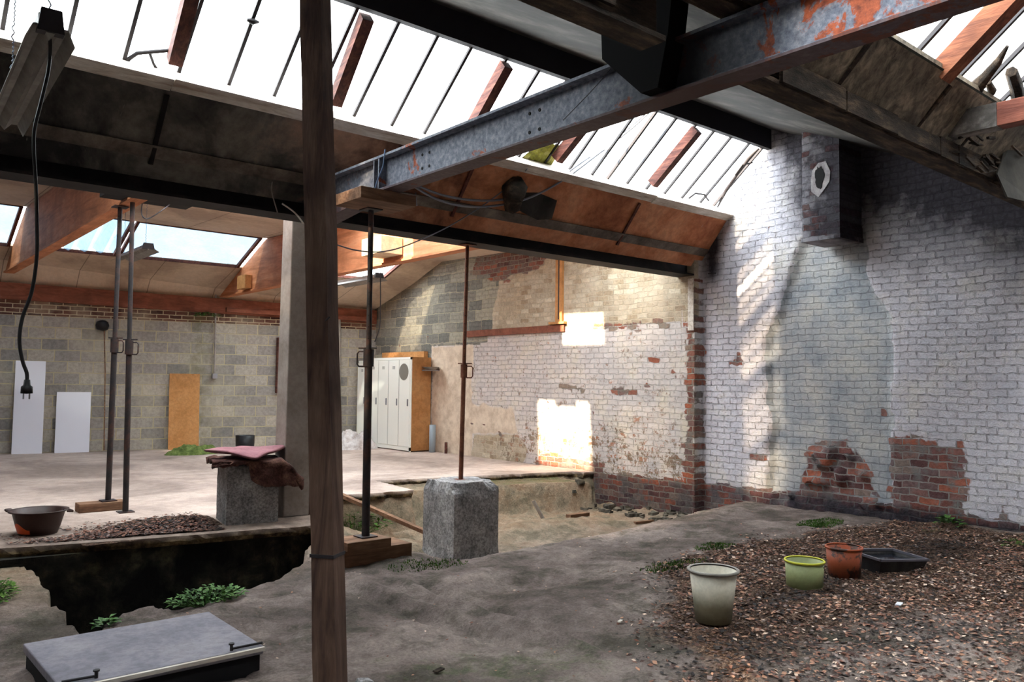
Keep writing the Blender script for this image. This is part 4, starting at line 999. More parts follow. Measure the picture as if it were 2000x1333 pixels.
solo('wall_board', MB().hexa([(b.x-.10, b.y, b.z), (b.x+.28, b.y-.08, b.z), (b.x+.28, b.y+.0, b.z), (b.x-.10, b.y+.08, b.z)], [(b.x-.10, b.y, a.z), (b.x+.28, b.y-.08, a.z), (b.x+.28, b.y, a.z), (b.x-.10, b.y+.08, a.z)]), 'rafter', 'brown board on the block wall just left of the concrete column', 'board')
# plants hanging at the leaking joint
def leaves(name, c, n, rad, mat, label, size=(.03, .06), up=.5, stems=True, cat='plant', seed=1, dz=0):
    rr = random.Random(seed); r = empty(name, c); tag(r, label, cat)
    m = MB(); s = MB()
    for i in range(n):
        a = rr.uniform(0, 6.283); q = math.sqrt(rr.random()); p = Vector((math.cos(a)*rad[0]*q, math.sin(a)*rad[1]*q, rad[2]*(1-q*.6)*rr.uniform(.3, 1)+dz))
        L = rr.uniform(*size); d = Vector((math.cos(a+rr.uniform(-1, 1)), math.sin(a+rr.uniform(-1, 1)), rr.uniform(-.3, up))).normalized()
        sd_ = d.cross(Vector((0, 0, 1))).normalized()*L*.32; nrm = Vector((0, 0, L*.12))
        m.add([p, p+d*L*.45+sd_+nrm, p+d*L, p+d*L*.45-sd_+nrm, p+d*L*.45], [(0, 1, 4), (1, 2, 4), (2, 3, 4), (3, 0, 4)])
        if stems and i % 5 == 0: s.tube([(p.x*.5, p.y*.5, min(0, dz)-.02), p], .003, 4, cap=False)
    m.build('foliage', mat, r)
    if stems and n > 60: s.build('stem', mat, r)
    return r
MAT['leaf'] = speckle('fresh_green_leaf', [srgb(42, 74, 32), srgb(70, 112, 46), srgb(112, 150, 78)], 9, .6, .1)
MAT['moss'] = speckle('dark_moss', [srgb(38, 62, 20), srgb(66, 100, 34), srgb(104, 136, 56)], 9, .9, .3)
p = wallpt(405, 622, .06); leaves('wall_fern', p, 70, (.28, .10, .16), 'leaf', 'small green plant growing from the top of the block wall below the brown beam', (.04, .09), seed=3, stems=False)
pr = leaves('pit_plant', (2.10, 5.80, gz0(2.10, 5.72)-.02), 340, (.27, .13, .13), 'leaf', 'bright green weeds growing on the shelf of the dark pit', (.02, .055), seed=4)
leaves('pit_plant', (1.84, 5.98, gz0(1.84, 5.88)-.06), 160, (.12, .10, .20), 'leaf', 'thin fern-like weeds at the left of the pit shelf', (.03, .07), seed=5)
leaves('pit_plant', (1.42, 5.70, gz0(1.42, 5.6)-.02), 50, (.06, .06, .08), 'leaf', 'tiny weed at the pit corner behind the grey lid', (.03, .06), seed=6)
leaves('weed', (9.45, 3.72, gz0(9.4, 3.72)), 60, (.12, .12, .14), 'leaf', 'small leafy weed at the foot of the white brick wall', (.04, .09), seed=7)
leaves('weed', (.93, 6.95, gz0(.93, 6.95)), 380, (.16, .42, .09), 'moss', 'patch of green weeds left of the pit at the frame edge', (.02, .05), seed=8)
leaves('weed', (5.05, 9.0, -.46), 260, (.5, .2, .28), 'moss', 'dark green growth in the trench under the slab edge', (.03, .08), seed=9)
leaves('weed', (9.15, 3.0, gz0(9.1, 3.0)), 60, (.22, .10, .05), 'moss', 'low green tuft near the right edge of the leaf litter', (.02, .05), seed=10)
def mosspatch(cx, cy, rx, ry, label, seed, n=700):
    rr = random.Random(seed); m = MB()
    for i in range(n):
        a = rr.uniform(0, 6.283); q = rr.random()**.7; x = cx+math.cos(a)*rx*q; y = cy+math.sin(a)*ry*q; z = gz0(x, y)-.003
        L = rr.uniform(.012, .03); b = rr.uniform(0, 6.283); w = .007
        m.add([(x-w*math.cos(b), y-w*math.sin(b), z), (x+w*math.cos(b), y+w*math.sin(b), z), (x+rr.uniform(-.012, .012), y+rr.uniform(-.012, .012), z+L)], [(0, 1, 2)])
    o = solo('moss_patch', m, 'moss', label, 'moss', (cx, cy, gz0(cx, cy)), kind='stuff')
mosspatch(8.65, 4.8, .38, .2, 'bright green moss patch near the foot of the brick wall', 1, 900)
mosspatch(6.6, 4.75, .3, .12, 'faint moss patch at the upper edge of the leaf litter', 2, 350)
mosspatch(5.6, 4.45, .42, .13, 'dark green moss patch behind the pale bucket', 3, 450)
mosspatch(3.95, 5.75, .4, .15, 'small moss patch in front of the timber pads', 4, 350)

# heap of green cloth, black bin, crumpled bag
def heap(name, c, rx, ry, h, mat, label, cat, seed, n=26, obj=None):
    P = []; 
    for i in range(n):
        for j in range(n):
            u = i/(n-1)*2-1; v = j/(n-1)*2-1; r2 = math.hypot(u, v); k = max(0, 1-r2**2)
            f = float(fbm(np.array([u*2.6+seed]), np.array([v*2.6]), 4, seed)[0]); f2 = abs(float(fbm(np.array([u*6+seed]), np.array([v*6]), 3, seed+2)[0]))
            P.append((u*rx, v*ry, h*(k**.7)*(.75+.8*f+.5*f2)-.01))
    o = gridmesh(name, np.array(P), n, n, mat, False); o.location = c; return tag(o, label, cat)
p = onZ(.05, 390, 884); heap('green_cloth', (p.x, p.y+.3, 0), .55, .30, .17, 'hose', 'heap of crumpled green cloth on the slab in front of the tan board', 'cloth', 12)
p = onZ(.0, 478, 884)
bn = solo('round_bin', MB().lathe([(.001, 0), (.165, 0), (.175, .16), (.18, .33), (.165, .33), (.16, .03)], n=28), 'black', 'round black basket standing behind the cushion', 'bin', (0, 0, 0)); bn.location = (p.x, p.y, 0)
p = onZ(.0, 700, 876); heap('plastic_bag', (p.x-.10, p.y-.05, 0), .50, .34, .34, 'plastic_bag', 'crumpled pale plastic bag heap on the floor in front of the lockers', 'bag', 21)
p = onZ(.0, 668, 872); heap('plastic_bag', (p.x+.05, p.y+.0, 0), .36, .20, .30, 'bluebag', 'bluish plastic sheet behind the pale bag heap', 'bag', 25)
# ------------------------------------------------------------------ light fittings
def fixture(loc_, L, rz, rx, label, w=.13, chains=((.15,), (.9,)), up=1.0, cap_=True):
    r = empty('fluorescent_fitting', loc_); r.rotation_euler = (rx, 0, rz); tag(r, label, 'lamp', 'hanging fluorescent fittings')
    prof = [(-w, -.055), (-.055, .0), (-.03, .0), (0, -.035), (.03, .0), (.055, .0), (w, -.055), (w, -.049), (.058, .008), (-.058, .008), (-w, -.049)]
    MB().extr(prof, 0, L, 'Y').build('reflector', 'enamel', r)
    MB().box((-.04, .01, .008), (.04, L-.01, .055)).build('body', 'enamel', r)
    MB().extr([(-w*.55, -.018), (w*.55, -.018), (w*.42, .07), (-w*.42, .07)], -.012, .03, 'Y').build('end_cap', 'bar', r)
    for f in chains:
        y = L*f[0]; m = MB(); z = .055
        while z < up:
            m.tube([(.0, y, z), (.006 if int(z*100) % 4 else -.006, y+.004, z+.012), (0, y, z+.024)], .003, 5); z += .022
        m.build('chain', 'chain', r)
    return r
fixture((.570, 3.36, 2.725), 1.35, math.radians(-1.8), math.radians(-1.0), 'large dusty fluorescent fitting hanging at the top left, nearest the camera', .082, ((.04,), (.85,)), 1.75)
p = onZ(3.40, 290, 484); fixture((p.x, p.y, 3.40), 1.5, 0, 0, 'small hanging fluorescent fitting between the two left props', .16, ((.1,), (.9,)), .8)
p = onZ(3.22, 741, 541); fixture((p.x, p.y, 3.22), 1.5, 0, 0, 'hanging fluorescent fitting seen just right of the leaning post', .16, ((.1,), (.9,)), .75)
# black cable with plug
def smoothpts(P, n=6):
    out = []
    for i in range(len(P)-1):
        p0 = P[max(i-1, 0)]; p1 = P[i]; p2 = P[i+1]; p3 = P[min(i+2, len(P)-1)]
        for k in range(n):
            t = k/n; out.append(.5*((2*p1)+(p2-p0)*t+(2*p0-5*p1+4*p2-p3)*t*t+(3*p1-p0-3*p2+p3)*t*t*t))
    return out+[P[-1]]
YC = 3.40
P = smoothpts([onY(YC, *q) for q in [(96, 58), (98, 95), (94, 140), (80, 200), (68, 250), (66, 290), (70, 360), (72, 430), (72, 500), (62, 570), (44, 620), (38, 665), (44, 705), (52, 728), (53, 742)]])
r = empty('power_cable', P[-1]); tag(r, 'black power cable with a plug dangling from the nearest fluorescent fitting', 'cable')
loc(MB().tube(P, .0065, 8), r).build('cord', 'black', r)
e = P[-1]; m = MB().lathe([(.001, .0), (.010, 0), (.012, -.02), (.019, -.026), (.020, -.05), (.001, -.052)], e, 16); loc(m, r).build('plug', 'black', r)
for s_ in (-1, 1): loc(MB().tube([e+Vector((s_*.0095, 0, -.05)), e+Vector((s_*.0095, 0, -.071))], .0028, 8), r).build('plug_pin', 'metal', r)
# cables slung under the roof
def cable(pts_, rr, mat, label, name='slung_cable'):
    return solo(name, MB().tube(smoothpts([Vector(p) for p in pts_]), rr, 6), mat, label, 'cable')
Y_ = 6.9
cable([onY(Y_, 808, 364), onY(Y_, 850, 388), onY(Y_, 900, 402), onY(Y_, 960, 403), onY(Y_-.1, 1030, 388), onY(Y_-.2, 1100, 352), onY(Y_-.3, 1170, 300), onY(Y_-.5, 1235, 250), onY(Y_-.7, 1272, 216)], .013, 'cable', 'lower of the two thick grey cables sagging under the skylight')
cable([onY(Y_, 812, 362), onY(Y_, 870, 383), onY(Y_, 940, 392), onY(Y_, 1010, 385), onY(Y_-.1, 1080, 355), onY(Y_-.2, 1140, 315), onY(Y_-.3, 1200, 272), onY(Y_-.5, 1250, 232), onY(Y_-.7, 1265, 216)], .013, 'cable', 'upper of the two thick grey cables sagging under the skylight')
cable([onY(7.05, 648, 475), onY(7.05, 700, 490), onY(7.05, 760, 490), onY(7.05, 830, 465), onY(7.05, 890, 435), onY(6.9, 960, 390), onY(6.8, 1015, 345), onY(6.6, 1030, 330)], .007, 'cable', 'thin pale cable running from the post up to the skylight sill')
cable([onX(3.46, 752, 292), onX(3.46, 748, 325), onX(3.46, 738, 350), onX(3.44, 729, 382)], .006, 'bluebag', 'blue-grey cord looped over the steel beam beside the dark prop')
cable([onX(3.40, 1270, 0), onX(3.45, 1245, 60), onX(3.44, 1180, 150), onX(3.44, 1100, 235)], .003, 'bar', 'fine dark wire trailing down across the web of the steel beam')
cable([onY(7.1, 532, 352), onY(7.1, 530, 372), onY(7.1, 536, 395), onY(7.1, 542, 415)], .006, 'concpost', 'short grey wire hanging from the sooty valley beam left of the column')
cable([onY(7.1, 551, 398), onY(7.1, 575, 415), onY(6.9, 592, 436)], .008, 'sill', 'short pale wire end by the top of the concrete column')
p = q2
cable([(p.x+.1, p.y, p.z-.01), onY(9.0, 277, 420), onY(9.0, 290, 427), onY(9.0, 318, 410), onY(9.2, 333, 398)], .006, 'bar', 'thin wire loop hanging beside the head of the second prop')
cable([onX(7.2, 743, 500), onX(7.2, 743, 600), onX(7.2, 741, 640), onX(7.2, 732, 668)], .009, 'bar', 'thin black cable hanging beside the dark prop')
m = MB(); a = onY(7.05, 716, 268); b = onY(6.7, 704, 255)
solo('frayed_rope', MB().tube([onY(6.75, 703, 254), onY(6.8, 715, 276), onY(6.9, 722, 292), onY(6.9, 730, 300), onY(6.9, 740, 297)], [.008, .007, .01, .016, .006], 6), 'sill', 'frayed pale rope end hanging from the sill above the steel beam', 'rope')
solo('hanging_cord', MB().tube([onY(7.0, 811, 366), onY(7.0, 813, 390), onY(7.0, 813, 402)], [.006, .006, .014], 6), 'cable', 'short cord with a tab hanging where the two grey cables start', 'cord')
# sagging insulation pieces on the orange soffit
def scrap(pxs, Yp, mat, label, name='torn_sheet', cat='panel', th=.015):
    v = [onY(y, *p) for p, y in zip(pxs, Yp)]; n = len(v); c = sum(v, Vector())/n; nr = (v[1]-v[0]).cross(v[2]-v[0]).normalized()*th
    return solo(name, MB().add(v+[p+nr for p in v], [tuple(range(n)), tuple(range(2*n-1, n-1, -1))]+[(i, (i+1) % n, n+(i+1) % n, n+i) for i in range(n)]), mat, label, cat)
scrap([(1002, 405), (1016, 378), (1035, 370), (1088, 392), (1078, 428), (1050, 430)], [6.9, 6.85, 6.82, 6.82, 6.92, 6.93], 'panel', 'torn grey sheet sagging from the orange soffit behind the cables')
mb = MB(); cc_ = onY(6.8, 1003, 380)
mb.lathe([(.001, -.22), (.08, -.18), (.13, -.05), (.14, .08), (.10, .18), (.001, .22)], cc_, 14)
mb.v = [(x+.03*math.sin(z*31+x*20), y+.02*math.sin(x*40), z) for x, y, z in mb.v]
solo('insulation_wad', mb, 'rottimber', 'dark wad of fallen insulation on the soffit beside the torn sheet', 'insulation')
scrap([(1986, 215), (2012, 195), (2030, 400), (1968, 385), (1948, 340)], [2.3, 2.25, 2.15, 2.2, 2.25], speckle('grey_brown_board', [srgb(34, 32, 29), srgb(52, 48, 43), srgb(68, 63, 56)], 2, .9, .2, obj=False), 'grey-brown ceiling sheet hanging loose at the right edge')
for x, lb in ((1.98, 'dark batten on the sooty soffit at the upper left, left of the post'), (5.1, 'thin batten on the orange soffit behind the sagging cables'), (7.75, 'thin batten on the orange soffit near the brick gable')):
    solo('soffit_batten', MB().bar((x, 6.71, 3.715), (x, 7.10, 3.228), .035, .02, (0, .78, .62)), 'sootsteel' if x < 3 else 'rafter', lb, 'batten')
# board joints, cover strips of the near valley boards
for x, lb in ((4.42, 'first'), (5.5, 'second'), (6.2, 'third')):
    solo('torn_strip', MB().bar((x, 2.345, 3.165), (x+.03, 2.13, 3.405), .03, .02, (0, 1, 1)), 'rottimber', '%s dark rotten joint strip on the boards above the near valley, from the left' % lb, 'timber')
mb = MB(); rnd = random.Random(12)
for k in range(70):
    x = rnd.uniform(5.9, 8.2); z = rnd.uniform(3.02, 3.28); y = 2.33-rnd.uniform(0, .05)-max(0, z-3.15)*.8
    a_ = rnd.uniform(-.6, .6); L = rnd.uniform(.06, .22)
    mb.bar((x, y, z), (x+L*math.cos(a_), y-rnd.uniform(0, .03), z+L*math.sin(a_)*.6), rnd.uniform(.01, .03), rnd.uniform(.006, .02))
solo('rot_debris', mb, 'rottimber', 'splintered rotten wood hanging along the near valley beam at the top right', 'debris', kind='stuff')
# chimney stub on the wall
ch = empty('chimney_stack', (9.33, 4.99, 3.19)); tag(ch, 'sooty brick chimney stub hanging high on the white brick wall', 'chimney')
def brickbox(a, b, nm, par, soot):
    (x0, y0, z0), (x1, y1, z1) = a, b
    m = loc(MB().box(a, b), par); o = m.build(nm, 'brick', par)
    n = len(o.data.vertices)
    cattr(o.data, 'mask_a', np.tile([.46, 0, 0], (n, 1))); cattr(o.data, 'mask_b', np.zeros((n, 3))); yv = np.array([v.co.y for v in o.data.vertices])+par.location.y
    cattr(o.data, 'mask_c', np.stack([soot+.35*(yv < 5.0), 0*yv, 0*yv], 1)); return o  # right side's shade painted in on top of the real soot
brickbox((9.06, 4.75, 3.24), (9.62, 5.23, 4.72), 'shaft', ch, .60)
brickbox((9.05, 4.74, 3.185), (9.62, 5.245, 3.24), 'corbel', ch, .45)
def disc(cx, cy, cz, ry, rz, seed, jit, n=22, x=9.055, th=.006):
    rr = random.Random(seed); v = [(x, cy+ry*math.cos(6.283*i/n)*(1+rr.uniform(-jit, jit)), cz+rz*math.sin(6.283*i/n)*(1+rr.uniform(-jit, jit))) for i in range(n)]
    w = [(x-th, b, c) for a, b, c in v]
    return MB().add(w+v, [tuple(range(n))]+[(i, (i+1) % n, n+(i+1) % n, n+i) for i in range(n)])
hc = onX(9.05, 1601, 345)
loc(disc(0, hc.y, hc.z-.02, .13, .20, 4, .2, 9), ch).build('plaster_ring', speckle('old_plaster', [srgb(128, 122, 124), srgb(170, 164, 166), srgb(196, 190, 190)], 6, .95, .6, .01, obj=False), ch)
loc(disc(0, hc.y, hc.z, .055, .13, 5, .25, x=9.048), ch).build('flue_hole', 'dark', ch)
# metal strap and ledge on wall
solo('wall_rod', MB().tube([onX(9.58, 1383, 535), onX(9.58, 1398, 534)], .008, 6), 'bar', 'short dark iron rod sticking out of the wall beside the valley beam end', 'rod')
solo('wall_flashing', MB().box((XM-.02, 7.14, 2.2), (XM-.004, 7.24, 2.95)), 'sill', 'narrow pale strip on the wall corner just below the valley beam end', 'strip')

# ------------------------------------------------------------------ foreground lid, buckets, tubs, planks
ld = empty('cover_slab', (1.4, 4.78, -.1)); tag(ld, 'large grey slab lid lying on the ground in the left foreground', 'lid')
c4 = [onZ(-.03, *p) for p in [(45, 1258), (408, 1195), (515, 1262), (118, 1345)]]
top4 = [Vector((c.x, c.y, -.03)) for c in c4]; bot4 = [v-Vector((0, 0, .045)) for v in top4]
loc(MB().hexa(bot4, top4), ld).build('slab', 'lid', ld, bevel=.006)
e0, e1 = top4[2], top4[3]; dr_ = (e1-e0).normalized()
loc(MB().bar(e0+Vector((0, -.012, -.012)), e1+Vector((0, -.012, -.012)), .02, .02), ld).build('edge_trim', 'sill', ld)
for k, (pa, pb, L_) in enumerate([((452, 1268), (512, 1256), .17), ((188, 1321), (120, 1333), .20)]):
    a = onZ(-.02, *pa); b = onZ(-.02, *pb)
    m = MB().tube([a, b], .007, 8); m.tube([a+Vector((0, 0, -.01)), a+Vector((0, 0, .028))], .009, 8); m.tube([a+Vector((0, 0, .022)), a+Vector((0, 0, .03))], .016, 8)
    loc(m, ld).build('latch_rod', 'bar', ld)
m = MB(); cx = .97
loc(MB().hexa([(b.x*.97+1.4*.03, b.y*.97+4.78*.03, -.24) for b in bot4], [(b.x*.97+1.4*.03, b.y*.97+4.78*.03, -.076) for b in bot4]), ld).build('frame', 'dark', ld)
def bucket(x, y, r0, r1, h, mats, label, lip=.012, tilt=(0, 0), wall=.005, content=None, handle=None, nm='bucket', z=None, bands=()):
    zb = (gz0(x, y) if z is None else z)-.008
    r = empty(nm, (x, y, zb)); r.rotation_euler = (tilt[0], tilt[1], 0); tag(r, label, 'bucket')
    MB().lathe([(.001, .004), (r0, 0), (r1, h-.01), (r1-wall, h-.01), (r0-wall, .012), (.001, .012)], n=40).build('body', mats[0], r)
    MB().lathe([(r1-wall, h-.012), (r1+lip, h-.014), (r1+lip+.002, h-.002), (r1+lip*.5, h+.004), (r1-wall, h)], n=40).build('rim', mats[1], r)
    if content: MB().lathe([(.001, content[0]), (r0+(r1-r0)*content[0]/h-wall-.001, content[0])], n=36).build('contents', content[1], r)
    return r
def bandmat(name, base, dirt, zlo, zhi, sc=6, strong=.8, patch=.0):
    t = NT(name); p = t.oco(); s = t.sep(p); n = t.noise(sc, p, 5, .7); n2 = t.noise(sc*5, p, 4, .7)
    f = t.n('MapRange', {0: t.math('ADD', s[2], t.math('MULTIPLY', t.math('SUBTRACT', n, .5), .12)), 1: zlo, 2: zhi, 3: 1.0, 4: 0.0}).outputs[0]
    c = t.mix(t.math('MULTIPLY', f, strong), base, dirt); c = t.mix(.25, c, t.ramp(n2, [(.40, .5), (.60, 1.0)]), 'MULTIPLY')
    if patch:
        c = t.mix(t.ramp(n, [(patch, 0.0), (patch+.05, .9)]), c, dirt)
    return t.bsdf(c, .5, t.bump(n2, .15, .003), 0.0, .4)
MAT['pale'] = bandmat('pale_grimy_plastic', (*srgb(216, 208, 190), 1), (*srgb(116, 116, 88), 1), .10, .24)
MAT['yellow'] = bandmat('faded_yellow_green_plastic', (*srgb(168, 176, 128), 1), (*srgb(140, 150, 96), 1), -.1, .3)
MAT['yrim'] = plain('yellow_rim', srgb(198, 196, 62), .45)
MAT['orange'] = bandmat('mortar_splashed_orange', (*srgb(178, 84, 48), 1), srgb(44, 36, 32) + (1,), .02, .30, 5, .6, .47)
MAT['tub'] = bandmat('mortar_black_orange_tub', (*srgb(60, 36, 28), 1), srgb(26, 22, 22) + (1,), -.1, .3, 7, .5, 0)
b = bucket(4.62, 3.34, .118, .158, .345, ('pale', 'enamel'), 'tall pale grimy plastic bucket, nearest of the buckets', .016)
MB().tube([(.168, -.03, .32), (.185, .0, .25), (.178, .05, .28), (.168, .06, .32)], .006, 6).build('handle_lug', 'pale', b)
MB().lathe([(.10, .13), (.104, .135), (.10, .14)], n=30).build('stain_ring', plain('rust_ring', srgb(160, 84, 60), .8), b)
b = bucket(5.92, 3.42, .138, .146, .205, ('yellow', 'yrim'), 'short yellow-green plastic bucket between the pale and the orange ones', .008, content=(.05, 'dark'))
MB().tube(smoothpts([Vector((.02, -.15, .17)), Vector((.06, -.16, .10)), Vector((.11, -.11, .07)), Vector((.155, .0, .12)), Vector((.14, .07, .19))]), .003, 6).build('wire_handle', 'bar', b)
b = bucket(6.64, 3.47, .128, .145, .255, ('orange', 'orange'), 'orange bucket smeared with dried dark mortar', .008, content=(.21, 'conc'))
# black mortar trough
def trough():
    p = Vector((7.16, 3.36)); z = gz0(7.16, 3.36)-.035
    r = empty('mortar_trough', (p.x, p.y, z)); r.rotation_euler = (math.radians(3), math.radians(4), math.radians(-16)); tag(r, 'black rectangular mortar trough tilted in the leaf litter beside the orange bucket', 'tub')
    a, b_, c, d, h = .24, .14, .285, .185, .15
    m = MB(); o4 = [(-a, -b_, 0), (a, -b_, 0), (a, b_, 0), (-a, b_, 0)]; t4 = [(-c, -d, h), (c, -d, h), (c, d, h), (-c, d, h)]
    i0 = [(x*.96, y*.94, .012) for x, y, _ in o4]; i1 = [(x*.975, y*.965, h) for x, y, _ in t4]
    m.add(o4+t4+i0+i1, [(0, 3, 2, 1)]+[(k, (k+1) % 4, 4+(k+1) % 4, 4+k) for k in range(4)]+[(8, 9, 10, 11)]+[(8+k, 12+k, 12+(k+1) % 4, 8+(k+1) % 4) for k in range(4)]+[(4+k, 4+(k+1) % 4, 12+(k+1) % 4, 12+k) for k in range(4)])
    m.build('body', speckle('dusty_black_plastic', [srgb(34, 32, 34), srgb(52, 50, 50), srgb(82, 78, 76)], 5, .6, .2), r)
    q = MB()
    for (x0, y0, x1, y1) in ((-c, -d, c, -d), (c, -d, c, d), (c, d, -c, d), (-c, d, -c, -d)): q.bar((x0, y0, h), (x1, y1, h), .03, .018)
    q.build('rim', plain('worn_grey_rim', srgb(86, 84, 92), .4), r)
    MB().box((-c*.93, -d*.9, h-.035), (c*.93, d*.9, h-.03)).build('water', plain('still_water', srgb(30, 34, 44), .05, 0, .8), r)
trough()
# orange and black tub on the slab
p = onZ(0, 72, 1047); tb = empty('mortar_tub', (p.x+.03, p.y+.12, 0)); tag(tb, 'round black tub with an orange patch on the slab edge at the far left', 'tub')
MB().lathe([(.001, 0), (.155, 0), (.18, .07), (.215, .20), (.245, .205), (.245, .215), (.212, .212), (.172, .07), (.15, .015), (.001, .012)], n=44).build('body', 'tub', tb)
for s_ in (-1, 1):
    MB().tube([(s_*.235*.81, -s_*.235*.58-.05*s_, .208), (s_*.29*.81, -s_*.29*.58-.03, .206), (s_*.29*.81, -s_*.29*.58+.04, .206), (s_*.235*.81, -s_*.235*.58+.07, .208)], .011, 6).build('handle', 'tub', tb)
mo = MB(); n = 10
for i in range(n+1):
    a = math.radians(-178+i*5.6); hh = .085+.03*math.sin(i*.5)
    for z in (.018, hh):
        rr_ = (.155+.025*z/.07 if z < .07 else .18+(z-.07)*.27)+.0025; mo.v.append((rr_*math.cos(a), rr_*math.sin(a), z))
mo.f = [(2*i, 2*i+2, 2*i+3, 2*i+1) for i in range(n)]; mo.sm = [True]*n
mo.build('orange_patch', plain('bright_orange_plastic', srgb(214, 84, 32), .5), tb)
# planks in the trench
a = onZ(.035, 655, 963); bq = onZ(-.42, 838, 1043)
solo('long_plank', MB().bar(a-(bq-a)*.12, bq, .10, .045), 'plank', 'long thin plank sloping from the slab edge down to the concrete block', 'plank', bevel=.003)
a = onZ(-.40, 1110, 1011); bq = onZ(-.40, 1147, 1005)
zz = gz0(a.x, a.y)
solo('plank_offcut', MB().bar(Vector((a.x, a.y, zz+.02)), Vector((bq.x, bq.y, gz0(bq.x, bq.y)+.03)), .09, .045), 'plank', 'short reddish plank offcut on the tan soil right of the concrete block', 'plank')
a = onZ(-.42, 1062, 1018)
solo('wooden_stake', MB().bar(Vector((a.x, a.y, gz0(a.x, a.y)-.02)), Vector((a.x-.10, a.y+.10, gz0(a.x, a.y)+.235)), .05, .018, (1, 0, 0)), 'concpost', 'small grey stake leaning in the soil in front of the earth ledge', 'stake')
a = onZ(-.38, 1240, 1010)
solo('plank_offcut', MB().bar(Vector((a.x, a.y, gz0(a.x, a.y)+.015)), Vector((a.x+.28, a.y-.08, gz0(a.x+.28, a.y-.08)+.015)), .06, .03), 'plank', 'tiny wood scrap near the foot of the right brick wall', 'plank')
for px, lb, s_ in (((1758, 1188), 'small white plastic scrap on the leaf litter', .035), ((1548, 1146), 'white scrap beside the yellow-green bucket', .022), ((1212, 1216), 'pale stick lying in the dark leaves left of the pale bucket', .02), ((858, 1310), 'dark bark piece on the ground at the bottom', .03)):
    a = onZ(-.15, *px); z = gz0(a.x, a.y)
    mt = 'whitepanel' if 'white' in lb else ('sill' if 'pale' in lb else 'rottimber')
    solo('litter_scrap', MB().bar(Vector((a.x-s_, a.y, z+.012)), Vector((a.x+s_, a.y+s_*.4, z+.016)), s_*1.1, .008), mt, lb, 'scrap')
a = onZ(-.15, 712, 1338)
z = gz0(a.x, a.y); solo('stone', MB().hexa([(a.x-.05, a.y-.04, z-.02), (a.x+.05, a.y-.05, z-.02), (a.x+.05, a.y+.04, z-.02), (a.x-.06, a.y+.04, z-.02)], [(a.x-.04, a.y-.03, z+.04), (a.x+.03, a.y-.04, z+.035), (a.x+.04, a.y+.03, z+.03), (a.x-.03, a.y+.03, z+.045)]), 'conc', 'small pale stone at the bottom edge beside the post', 'stone', bevel=.008)

# ------------------------------------------------------------------ leaf litter, slab debris, rubble
def litter(name, N, sampler, mats, label, seed, size=(.010, .026), zf=gz0, flat=.5):
    rr = np.random.RandomState(seed); X, Y = sampler(rr, N); N = len(X)
    Z = zground(X, Y) if zf is gz0 else zf(X, Y)
    yaw = rr.uniform(0, 6.283, N); L = rr.uniform(size[0], size[1], N); Wd = L*rr.uniform(.35, .75, N)
    dx = np.cos(yaw); dy = np.sin(yaw); t1 = rr.uniform(-flat, flat, N); t2 = rr.uniform(-flat, flat, N); up = rr.uniform(.002, .012, N)
    P = np.zeros((N, 4, 3))
    for k, (s, w, c) in enumerate(((-1, 0, 0), (0, 1, .25), (1, 0, 0), (0, -1, .25))):
        P[:, k, 0] = X+dx*L*s-dy*Wd*w; P[:, k, 1] = Y+dy*L*s+dx*Wd*w; P[:, k, 2] = Z+up+L*s*t1*.6+Wd*w*t2+c*L*.35
    me = bpy.data.meshes.new(name); me.from_pydata(P.reshape(-1, 3).tolist(), [], [(4*i, 4*i+1, 4*i+2, 4*i+3) for i in range(N)])
    for mt in mats: me.materials.append(mt)
    mi = rr.randint(0, len(mats), N)
    if len(mats) == 6:
        g = lambda cx, cy, rx, ry: np.exp(-(((X-cx)/rx)**2+((Y-cy)/ry)**2))
        dk = 1.1*g(8.3, 3.35, .8, .3)+.9*g(6.25, 3.45, .45, .2)+.8*g(5.5, 3.3, .6, .16)+.9*g(4.05, 2.95, .5, .28)+.5*vnoise(X*2.2, Y*2.2, 9)-.15
        mi = np.where((mi == 3) & (rr.rand(N) < .55), 1, mi)
        mi = np.where(rr.rand(N) < dk, np.where(rr.rand(N) < .65, 5, 0), mi)
    me.polygons.foreach_set('material_index', mi); o = bpy.data.objects.new(name, me); COL.objects.link(o)
    return tag(o, label, 'leaf litter', None, 'stuff')
LM = [plain('leaf_%s' % n, srgb(*c), .85) for n, c in (('dark', (70, 48, 42)), ('brown', (124, 84, 68)), ('tan', (172, 128, 104)), ('pale', (214, 186, 166)), ('grey', (128, 110, 104)), ('black', (38, 32, 31)))]
def samp_main(rr, N):
    X = rr.uniform(3.2, 9.5, N*4); Y = rr.uniform(.6, 5.2, N*4); d = sdist(X, Y, LITTER)+.35*fbm(X*2, Y*2, 3, 33); k = (rr.rand(N*4) < np.clip(.5-d*2.2, .0, 1))
    for cx, cy in ((4.62, 3.34), (5.92, 3.42), (6.64, 3.47)): k &= np.hypot(X-cx, Y-cy) > .16
    k &= ~((np.abs(X-7.16) < .26) & (np.abs(Y-3.36) < .17))
    return X[k][:N], Y[k][:N]
litter('leaf_litter', 30000, samp_main, LM, 'carpet of dry brown leaves on the ground at the right', 11, (.009, .023))
def samp_sparse(rr, N):
    X = rr.uniform(1.6, 9.2, N); Y = rr.uniform(1.5, 7.0, N); k = (sdist(X, Y, PIT) > .1) & (sdist(X, Y, LITTER) > .25) & (rr.rand(N) < .25+.75*vnoise(X*1.3, Y*1.3, 5)**2); return X[k], Y[k]
litter('leaf_litter', 2200, samp_sparse, [LM[2], LM[3], LM[4], LM[1]], 'scattered pale leaf bits over the bare soil', 12, (.006, .014))
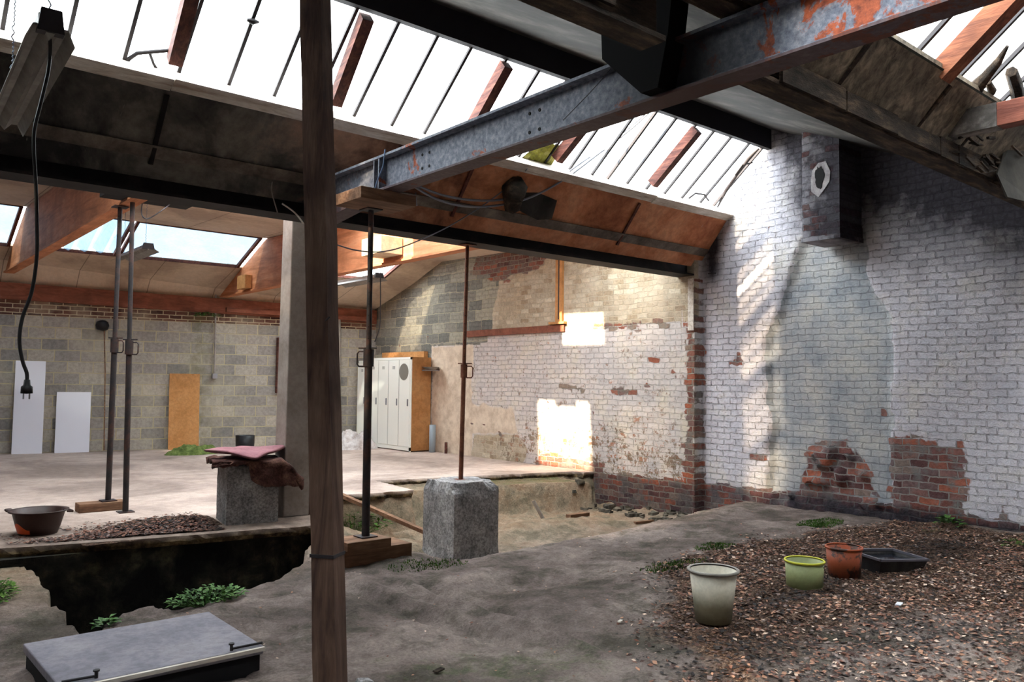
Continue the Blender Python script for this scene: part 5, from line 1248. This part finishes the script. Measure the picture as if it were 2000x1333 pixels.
def zs(X, Y): return .004+.06*np.exp(-(((X-2.75)/.45)**2+((Y-8.35)/.30)**2))+0*X
def samp_slab(rr, N):
    X = rr.uniform(1.2, 3.05, N); Y = 7.98-.20*(X-1.13)+np.abs(rr.normal(0, .30, N)); k = (rr.rand(N) < np.clip((X-1.2)/.9, .12, 1)) & (sdist(X, Y, SLAB) < -.02) & ~((X > 2.9) & (Y < 8.5)) & (np.hypot(X-1.56, Y-8.3) > .2)
    return X[k], Y[k]
hm = gridmesh('debris_mound', np.array([(x, y, .055*math.exp(-(((x-2.70)/.42)**2+((y-8.30)/.26)**2))+.004*math.sin(x*40)*math.sin(y*37)-.004) for x in np.linspace(1.7, 3.0, 50) for y in np.linspace(7.62, 9.1, 50)]), 50, 50, 'ground')
cattr(hm.data, 'mask_g', np.tile([0, 1, .2], (2500, 1))); tag(hm, 'low mound of rubble and dead leaves on the slab edge under the props', 'debris', None, 'stuff')
litter('leaf_litter', 7000, samp_slab, [LM[0], LM[1], LM[0], LM[4], LM[1], LM[5]], 'dead leaves strewn along the slab edge in front of the squared block', 13, (.010, .024), zs)
# rubble at the trench end by the wall
rnd = random.Random(31); m = MB()
for i in range(60):
    x = rnd.uniform(8.75, 9.5); y = rnd.uniform(7.0, 8.9); z = gz0(x, y); s_ = rnd.uniform(.02, .06)
    c = [(x+rnd.uniform(-1, 1)*s_, y+rnd.uniform(-1, 1)*s_, z-.01) for _ in range(4)]
    v = [(x-s_, y-s_*.8, z-.02), (x+s_, y-s_, z-.02), (x+s_*.9, y+s_, z-.02), (x-s_*.8, y+s_*.9, z-.02)]
    w_ = [(a_+rnd.uniform(-.3, .3)*s_, b_+rnd.uniform(-.3, .3)*s_, z+s_*rnd.uniform(.5, 1.1)) for a_, b_, _ in v]
    m.hexa(v, w_)
solo('rubble', m, speckle('dark_rubble', [srgb(60, 56, 50), srgb(98, 92, 82), srgb(132, 122, 106)], 6, .95, .6), 'loose dark rubble at the foot of the brick wall by the earth ledge', 'rubble', kind='stuff')
